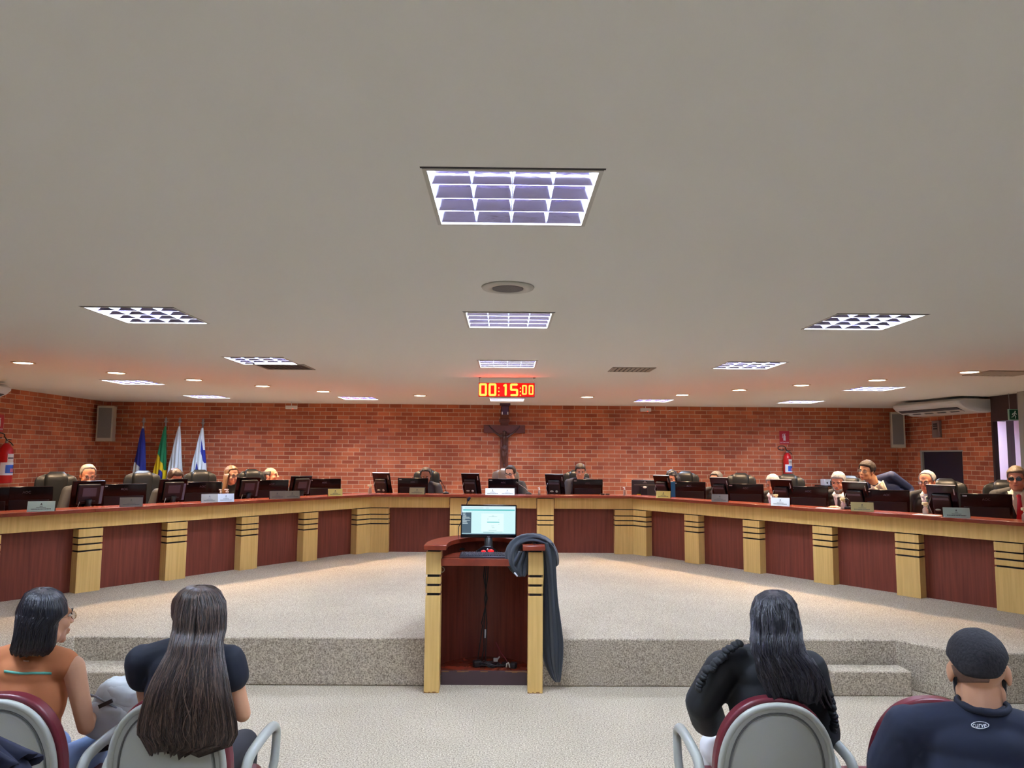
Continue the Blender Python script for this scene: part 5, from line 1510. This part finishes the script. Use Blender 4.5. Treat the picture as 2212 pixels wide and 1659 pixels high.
CH = [(-1.885, 2.95, 'grey-backed audience chair of the person in the orange top, at the left'), (-1.255, 2.95, 'grey-backed audience chair under the long brown hair'),
      (1.035, 2.95, 'grey-backed audience chair of the person in the black ruffled jacket'), (1.635, 2.95, 'empty grey-backed audience chair half hidden by the man in the navy T-shirt'),
      (2.215, 2.95, 'audience chair whose maroon edge just shows at the right edge of the picture'),
      (1.44, 2.12, 'chair of the man in the navy T-shirt, below the picture'), (-1.56, 1.83, 'chair of the person in the frilled navy top, below the picture')]
c0 = None
for x, y, lb in CH:
    if c0 is None: c0 = make_seat(lb); c0.location = (x, y, 0)
    else: dup(c0, (x, y, 0), 0, lb)

# ------------------------------------------------------------------ the audience (seen from behind, local x is mirrored)
FA = PI
def silhouette_hair(P, hm, sil, yc, ry, name='hair_lengths', seg=150, groove=.0035, jag=.03, seed=0, waves=0.0, strands=700, hms=None):
    hms = hms or [hm]
    """sil: (pixel row, left px, right px, depth y, half depth) -> closed strand-grooved volume"""
    t = P['t']; inv = (Matrix.Translation(t.location) @ Matrix.Rotation(t.rotation_euler[2], 4, 'Z')).inverted()
    rr = []; n = len(sil)
    for i, (py, pl_, pr_, y, hd_) in enumerate(sil):
        a_ = at_y(pl_, py, y); b_ = at_y(pr_, py, y); cx = (a_.x+b_.x)/2; hw = (b_.x-a_.x)/2; cz = (a_.z+b_.z)/2
        row = []; vr = ray((pl_+pr_)/2, py); sl = vr.x/vr.y
        for k in range(seg):
            a = 2*PI*k/seg
            g = (noise.noise(Vector((a*9, i*.13+seed, seed)))*1.1 + noise.noise(Vector((a*24, i*.08, seed+3)))*.8)*groove*min(1, i/4)
            g += waves*noise.noise(Vector((a*3.5, i*.75, seed+9)))*min(1, i/4)
            c, s_ = math.cos(a), math.sin(a)
            dy_ = (hd_+g*1.3)*math.copysign(abs(s_)**.86, s_); x = cx+(hw+g)*math.copysign(abs(c)**.86, c)+sl*dy_; yy = y+dy_
            z = cz
            if i >= n-2: z -= (jag*(.5+noise.noise(Vector((a*15, seed, 1.7)))))*(1 if i == n-1 else .4)
            row.append(inv @ Vector((x, yy, z)))
        rr.append(row)
    mb = MB(); mb.grid(rr, wrap=True, cap_ends=True)
    rnd = random.Random(seed+77); n = len(rr)
    for q in range(strands if n > 6 else 0):            # fine locks laid over the volume
        k0 = rnd.uniform(0, seg); i0 = 0 if rnd.random() < .6 else rnd.randint(1, max(1, n//2)); i1 = n-1 if rnd.random() < .6 else rnd.randint(max(i0+3, n//2), n-1)
        if i1-i0 < 2: continue
        lift = rnd.uniform(-.001, .0035); ra = rnd.uniform(.0009, .0022); pts = []; dr = rnd.uniform(-2.5, 2.5)*(1+waves*60); ph = rnd.uniform(0, 6)
        m_ = (i1-i0)*3
        for j in range(m_+1):
            f = i0+j/3.0; i = min(int(f), n-2); u = f-i; kk = (k0+dr*math.sin(ph+j*.35)) % seg; ka = int(kk) % seg; kb = (ka+1) % seg; w = kk-int(kk)
            pa = rr[i][ka].lerp(rr[i][kb], w); pb = rr[i+1][ka].lerp(rr[i+1][kb], w); p = pa.lerp(pb, u)
            cA = sum(rr[i][::10], Vector((0, 0, 0)))/len(rr[i][::10]); d = Vector((p.x-cA.x, p.y-cA.y, 0))
            if d.length > 1e-6: d.normalize()
            pts.append(p+d*lift)
        mb.mi = q % 3 if len(hms) > 2 else q % len(hms)
        mb.tube(pts, [ra*(1 if j < m_*.8 else 1-.8*(j-m_*.8)/(m_*.2)) for j in range(m_+1)], 5)
    return mb.build(name, hms, t, smooth=True)
def wl(P, v):
    t = P['t']; return (Matrix.Translation(t.location) @ Matrix.Rotation(t.rotation_euler[2], 4, 'Z')).inverted() @ Vector(v)

HR['brownl'] = hairm('brown light', rgb(58, 44, 40), rgb(112, 90, 76), .36); HR['brownd'] = hairm('brown deep', rgb(18, 13, 14), rgb(46, 34, 32), .36); HR['blackl'] = hairm('black light', rgb(34, 32, 40), rgb(70, 66, 76), .4)
# O: orange top
m_or = mat('orange knit', rgb(176, 106, 66), .85, c2=rgb(196, 124, 80), nscale=6, var=.3, bump=.1)
PO = person('person in an orange sleeveless top with black hair and wire glasses, looking right', -1.93, 3.14, 0, FA, at_y(92, 1272, 3.12).z, head=(-30, 0, 0), lean=2, sk='tan', fem=True, hair='jet', hs='back', hthick=.006, hoff=(-.03, 0, 0),
            gown=m_or, gname='tank_top', sleeve=0, vox=.006, sh=.178, glasses=((150, 120, 80), .0014, False), m_low=mat('pale jeans', rgb(132, 160, 206), .8), lower='jeans', hscale=.97,
            arms={'R': ((-.235, -.03, .71), (-.13, -.27, .68)), 'L': ((.235, -.03, .71), (.13, -.27, .68))}, gthick=.012, hips=.48)
silhouette_hair(PO, HR['jet'], [(1273, 88, 102, 3.12, .03), (1276, 70, 120, 3.12, .08), (1284, 55, 134, 3.12, .105), (1300, 45, 143, 3.115, .118), (1320, 38, 145, 3.11, .12), (1332, 35, 131, 3.1, .115), (1342, 34, 124, 3.095, .112), (1350, 33, 124, 3.085, .10), (1370, 31, 121, 3.075, .09), (1390, 27, 119, 3.07, .075), (1402, 23, 112, 3.07, .06), (1408, 25, 104, 3.07, .04)], 3.1, .1, seed=2, groove=.0022, jag=.012, strands=900, hms=[HR['jet'], HR['black']])
def patch_px(P, name, m, pts_l, pts_r, y, th=.004):
    """strip of cloth between two pixel polylines at given depth"""
    mb = MB(); n = len(pts_l); rows = []
    for (ax, ay), (bx2, by2), yy in zip(pts_l, pts_r, y):
        rows.append([wl(P, at_y(ax, ay, yy)), wl(P, at_y(bx2, by2, yy))])
    mb.grid(rows); return mb.build(name, m, P['t'], smooth=True, solid=th)
m_teal = mat('teal stripe', rgb(98, 178, 160), .7)
def on_surface(P, px, py, lift=.003):
    """first hit of the sight line with the person's garment"""
    g = P['garment']; t = P['t']
    Mw = Matrix.Translation(t.location) @ Matrix.Rotation(t.rotation_euler[2], 4, 'Z'); inv = Mw.inverted()
    o = inv @ CAM; d = (inv.to_3x3() @ ray(px, py)).normalized()
    ok, loc, nor, _ = g.ray_cast(o, d)
    return (loc+nor*lift) if ok else None
def decal(P, name, m, rows_px, lift=.003):
    rows = []
    for r_ in rows_px:
        mx_ = sum(q[0] for q in r_)/len(r_); row = []
        for q in r_:
            v = None
            for st in range(9):
                v = on_surface(P, q[0]+(mx_-q[0])*st*.06, q[1], lift)
                if v is not None: break
            row.append(v)
        if any(v is None for v in row): return None
        rows.append(row)
    mb = MB(); mb.grid(rows); return mb.build(name, m, P['t'], smooth=True, solid=.002)
bpy.context.view_layer.update()
decal(PO, 'teal_stripe', m_teal, [[(x, 1446+6*max(0, min(1, x/45)) + 0.0*x+(-.5)*(x > 60)) for x in range(10, 118, 6)], [(x, 1452+5*max(0, min(1, x/45)) -.5*(x > 60)) for x in range(10, 118, 6)]])
decal(PO, 'neck_label', mat('rose metal', rgb(200, 160, 140), .3), [[(51, 1427), (57, 1428), (63, 1428)], [(51, 1429.5), (57, 1430.5), (63, 1430.5)]], .004)
decal(PO, 'collar_band', mat('cream rib', rgb(214, 196, 150), .8), [[(38+6*k, 1410+4*math.sin(PI*k/11)) for k in range(12)], [(38+6*k, 1412+6*math.sin(PI*k/11)) for k in range(12)]], .002)
# backpack on the lap
bk0 = at_y(236, 1512, 3.44)
t = thing('backpack', 'silver-grey backpack on the lap of the person in the orange top', 'backpack', (bk0.x+.02, 3.44, bk0.z-.15))
m_bp = mat('silver fabric', rgb(160, 166, 168), .6, c2=rgb(192, 197, 198), nscale=7, var=.3, bump=.5)
def lumpy(name, c, r, e, amp, fr, T=None, seed=0, par=None):
    rows = []
    for i in range(31):
        ph = -PI/2+PI*i/30; row = []
        for k in range(56):
            a = 2*PI*k/56; f = lambda v: math.copysign(abs(v)**e, v)
            v = Vector((r[0]*f(math.cos(a))*f(math.cos(ph)), r[1]*f(math.sin(a))*f(math.cos(ph)), r[2]*f(math.sin(ph))))
            n = noise.noise(v*fr+Vector((seed, 0, 0)))*amp+abs(noise.noise(v*fr*2.3+Vector((0, seed, 0))))*amp*.8
            row.append(Vector(c)+v*(1+n))
        rows.append(row)
    mb = MB(); mb.grid(rows, T, wrap=True, cap_ends=True); return mb.build(name, m_bp, par or t, smooth=True)
TT = Matrix.Rotation(R(16), 4, 'Y')
lumpy('main_bag', (0, 0, .12), (.118, .095, .128), .62, .12, 11, TT, 3)
lumpy('front_pocket', (-.01, -.085, .085), (.095, .035, .075), .6, .12, 14, TT, 7)
lumpy('top_flap', (.01, -.02, .195), (.10, .07, .045), .6, .12, 14, TT, 9)
MB().tube([(-.12, -.07, .21), (-.02, -.115, .2), (.06, -.10, .15), (.09, -.09, .10), (.08, -.09, .03)], .0045, 8).build('zip', mat('grey zip', rgb(110, 116, 124), .6), t, smooth=True)
MB().box(-.03, .03, -.004, .004, -.008, .008, Matrix.Translation((.03, -.128, .175)) @ Matrix.Rotation(R(-25), 4, 'Y')).build('black_tab', M_MONF, t)
MB().tube([(-.02, -.09, -.03), (.06, -.085, -.01), (.13, -.05, .0), (.17, -.02, .01)], .014, 8, flat=.5).sph((.17, -.02, .0), (.035, .03, .02)).build('strap', M_MONF, t, smooth=True)

# P: long brown hair
PP = person('person with very long straight brown hair in a dark navy sleeveless top', -1.30, 3.16, 0, FA, at_y(433, 1266, 3.12).z, head=(-10, 4, 0), lean=0, sk='tan', fem=True, hair='brown', hs='back', hthick=.006, hoff=(-.012, 0, 0), hscale=.95,
            gown=mat('navy top', rgb(14, 22, 40), .75), gname='sleeveless_top', sleeve=.26, vox=.006, sh=.175, hips=.48, gthick=.016,
            arms={'L': ((.185, -.10, .74), (.10, -.30, .72)), 'R': ((-.232, -.03, .755), (-.08, -.22, .80))})
mb = MB()
for s in (-1, 1): mb.cap(PP['TB'] @ Vector((s*.10, .01, PP['shz']+.012)), PP['TB'] @ Vector((s*.176, .0, PP['shz']-.004)), .050, .048)
mb.build('shoulder_pads', MATS['navy top'], PP['t'], smooth=True)
silhouette_hair(PP, HR['brown'], [(1267, 424, 446, 3.11, .025), (1270, 404, 464, 3.11, .075), (1279, 392, 476, 3.105, .10), (1298, 384, 485.5, 3.10, .115), (1325, 379, 488, 3.08, .115), (1355, 375, 487, 3.05, .10), (1385, 369, 481, 3.0, .085),
    (1410, 362, 482, 2.965, .065), (1440, 345, 487, 2.93, .052), (1470, 328, 492, 2.905, .045), (1500, 316, 497, 2.885, .038), (1530, 306, 503, 2.875, .033), (1560, 299, 508, 2.868, .030), (1585, 297, 510, 2.862, .026), (1603, 312, 500, 2.86, .022), (1612, 325, 440, 2.86, .014)], 3.0, .1, seed=5, groove=.006, jag=.035, strands=1300, hms=[HR['brown'], HR['brownl'], HR['brownd']])
# Q: black jacket, wavy hair
m_bj = mat('black jacket cloth', rgb(22, 26, 32), .7, bump=.5, nscale=9, vscale=(1, 1, .5))
PQ = person('person with wavy black hair in a black jacket with ruffled sleeves', 1.09, 3.16, 0, FA, at_y(1672, 1277, 3.12).z, head=(6, 4, 0), lean=2, sk='tan', fem=True, hair='black', hs='back', hthick=.006,
            gown=m_bj, gname='jacket', sleeve=2.0, hoff=(-.045, 0, 0), vox=.006, sh=.178, hips=.48, gthick=.02, m_low=mat('white trousers', rgb(222, 224, 228), .8), lower='trousers',
            arms={'R': ((-.235, -.04, .69), (-.12, -.28, .68)), 'L': ((.255, -.06, .80), (.19, -.22, .68))})
silhouette_hair(PQ, HR['black'], [(1278, 1664, 1682, 3.11, .025), (1281, 1648, 1697, 3.11, .075), (1290, 1634, 1708, 3.105, .10), (1306, 1626, 1718, 3.10, .115), (1328, 1624.5, 1724, 3.08, .115), (1355, 1625, 1728, 3.05, .10), (1380, 1623, 1732, 3.01, .085),
    (1405, 1625, 1736, 2.98, .065), (1425, 1632, 1752, 2.965, .055), (1445, 1638, 1766, 2.955, .045), (1462, 1642, 1774, 2.95, .04), (1480, 1650, 1778, 2.945, .032), (1495, 1665, 1770, 2.94, .02)], 3.0, .1, seed=8, groove=.006, jag=.04, waves=.011, strands=1000, hms=[HR['black'], HR['jet'], HR['blackl']])
def strand(P, hm, pts, r=.006, name='hair_strand'):
    mb = MB(); n = len(pts); mb.tube([wl(P, at_y(*p)) for p in pts], [r*(1-.8*i/(n-1)) for i in range(n)], 8); return mb.build(name, hm, P['t'], smooth=True)
for i, pts in enumerate(([(1750, 1425, 2.99), (1768, 1450, 2.985), (1782, 1480, 2.985), (1792, 1505, 2.985), (1798, 1522, 2.985)], [(1745, 1425, 2.98), (1760, 1450, 2.98), (1774, 1482, 2.98), (1786, 1515, 2.985), (1796, 1530, 2.99)],
        [(1735, 1425, 2.97), (1752, 1458, 2.97), (1766, 1490, 2.975), (1774, 1520, 2.975)], [(1742, 1430, 2.975), (1757, 1470, 2.975), (1768, 1505, 2.98), (1782, 1530, 2.985)])):
    strand(PQ, HR['black'], pts, .012)
# ruffles down both sleeves
rnd = random.Random(3)
for line in ([(1600, 1390, 3.12), (1580, 1399, 3.11), (1560, 1418, 3.10), (1543, 1434, 3.10), (1527, 1450, 3.10), (1515, 1470, 3.11), (1511, 1490, 3.12)], [(1790, 1500, 3.10), (1798, 1530, 3.08), (1803, 1560, 3.08), (1800, 1585, 3.08)]):
    mb = MB()
    for a, b in zip(line, line[1:]):
        for k in range(4):
            u = k/4; px = a[0]+(b[0]-a[0])*u; py = a[1]+(b[1]-a[1])*u; y = a[2]
            p = wl(PQ, at_y(px+rnd.uniform(-3, 2), py+rnd.uniform(-3, 3), y)); mb.sph(p, (.012+rnd.random()*.006, .03, .010+rnd.random()*.006), None, 10, 6)
    mb.build('sleeve_ruffle', m_bj, PQ['t'], smooth=True)
# R: man in navy T-shirt
m_ts = mat('navy jersey', rgb(26, 34, 56), .85, bump=.12, nscale=8)
PR = person('person with a short black fade haircut and beard in a navy T-shirt', 1.44, 2.30, 0, FA-R(22), at_y(2100, 1357, 2.30).z, head=(-6, -2, 3), lean=2, sk='tan', hair='crop', hs='fade', gown=m_ts, gname='t_shirt',
            sleeve=.72, vox=.0055, sh=.205, hips=.50, gthick=.014, neck=.053, hthick=.006, beard='jet', lump=.0015, hscale=.99, arms={'R': ((-.28, -.08, .80), (-.12, -.30, .76)), 'L': ((.28, -.08, .80), (.12, -.30, .76))})
for h in PR['t'].children:
    if h.name.startswith('hair'): h.scale = h.scale
# close-cropped nape below the fade
bpy.context.view_layer.update()
for nm, c_, y0_, y1_, l0, l1, r0_, r1_ in (('cropped_fade', rgb(124, 94, 80), 1436, 1474, 2056, 2066, 2146, 2136),):
    rws = []
    for i in range(10):
        u = i/9; xl = l0+(l1-l0)*u; xr = r0_+(r1_-r0_)*u
        rws.append([(xl+(xr-xl)*k/24, y0_+(y1_-y0_)*u) for k in range(25)])
    decal(dict(garment=PR['body'], t=PR['t']), nm, mat(nm+' hair', c_, .75, c2=tuple(v*.75 for v in c_), nscale=90, var=.5), rws, .0006)
# logo on the back of the T-shirt
bpy.context.view_layer.update()
m_lw = mat('white print', rgb(226, 230, 234), .6)
def text_decal(P, body, px, py, size, m, sx=1.0):
    o = text_mesh('logo', body, size, m, P['t'], (0, 0, 0), (0, 0, 0), .0, sx=1)
    for v in o.data.vertices:
        q = on_surface(P, px+v.co.x*sx, py-v.co.y, .0025)
        if q is not None: v.co = q
    md = o.modifiers.new('s', 'SOLIDIFY'); md.thickness = .001
    return o
if on_surface(PR, 2117, 1567) is not None:
    text_decal(PR, 'curve', 2116, 1567, 17, m_lw, .80)
    decal(PR, 'logo_outline', m_lw, [[(2117+19.5*math.cos(a), 1567+8.5*math.sin(a)) for a in [2*PI*k/32 for k in range(33)]], [(2117+17.7*math.cos(a), 1567+7.2*math.sin(a)) for a in [2*PI*k/32 for k in range(33)]]], .003)
rg = []
for k in range(41):
    a = 2*PI*k/40; rg.append(PR['TB'] @ Vector((.066*math.cos(a), .006+.064*math.sin(a), PR['L']+.038-.008*math.sin(a))))
MB().tube(rg, .0095, 8, caps=False).build('neck_rib', mat('navy rib', rgb(20, 26, 44), .9), PR['t'], smooth=True)
# S: person in the frilled navy top at the lower left
sx_ = at_y(-92, 1400, 1.98)
PS_ = person('person in a frilled navy top at the lower left corner, arm held out', -1.56, 1.98, 0, FA, 1.37, head=(0, 4, 0), lean=4, sk='tan', fem=True, hair='brown', hs='back', gown=mat('navy crepe', rgb(20, 26, 52), .8, bump=.4, nscale=12), gname='frilled_top',
             sleeve=.42, vox=.006, sh=.18, hips=.50, gthick=.016, arms={'L': ((.22, -.04, .78), (.12, -.28, .74)), 'R': ((-.44, .0, .885), (-.34, -.2, .76))})
S = PS_['TB'] @ Vector((-.18, 0, PS_['shz']-.012)); E = Vector((-.44, 0, .885)); d = (E-S).normalized(); u = d.cross(Vector((0, 1, 0))).normalized(); v = d.cross(u)
mb = MB(); rows = []
for i in range(7):
    f = i/6; c = S+d*(.02+.12*f); row = []
    for k in range(72):
        a = 2*PI*k/72; r_ = .062+.018*f+(.006+.010*f)*math.sin(a*9+.5)+.004*f*math.sin(a*23)
        row.append(c+u*math.cos(a)*r_+v*math.sin(a)*r_+d*.012*f*math.sin(a*9+1))
    rows.append(row)
mb.grid(rows, wrap=True); mb.build('sleeve_frill', MATS['navy crepe'], PS_['t'], smooth=True, solid=.003)
silhouette_hair(PS_, HR['brown'], [(1380, -100, -84, 1.96, .03), (1400, -150, -40, 1.96, .09), (1450, -160, -30, 1.95, .10), (1550, -160, -35, 1.92, .08), (1620, -150, -50, 1.9, .05)], 3, .1, seed=3, name='hair_lengths')
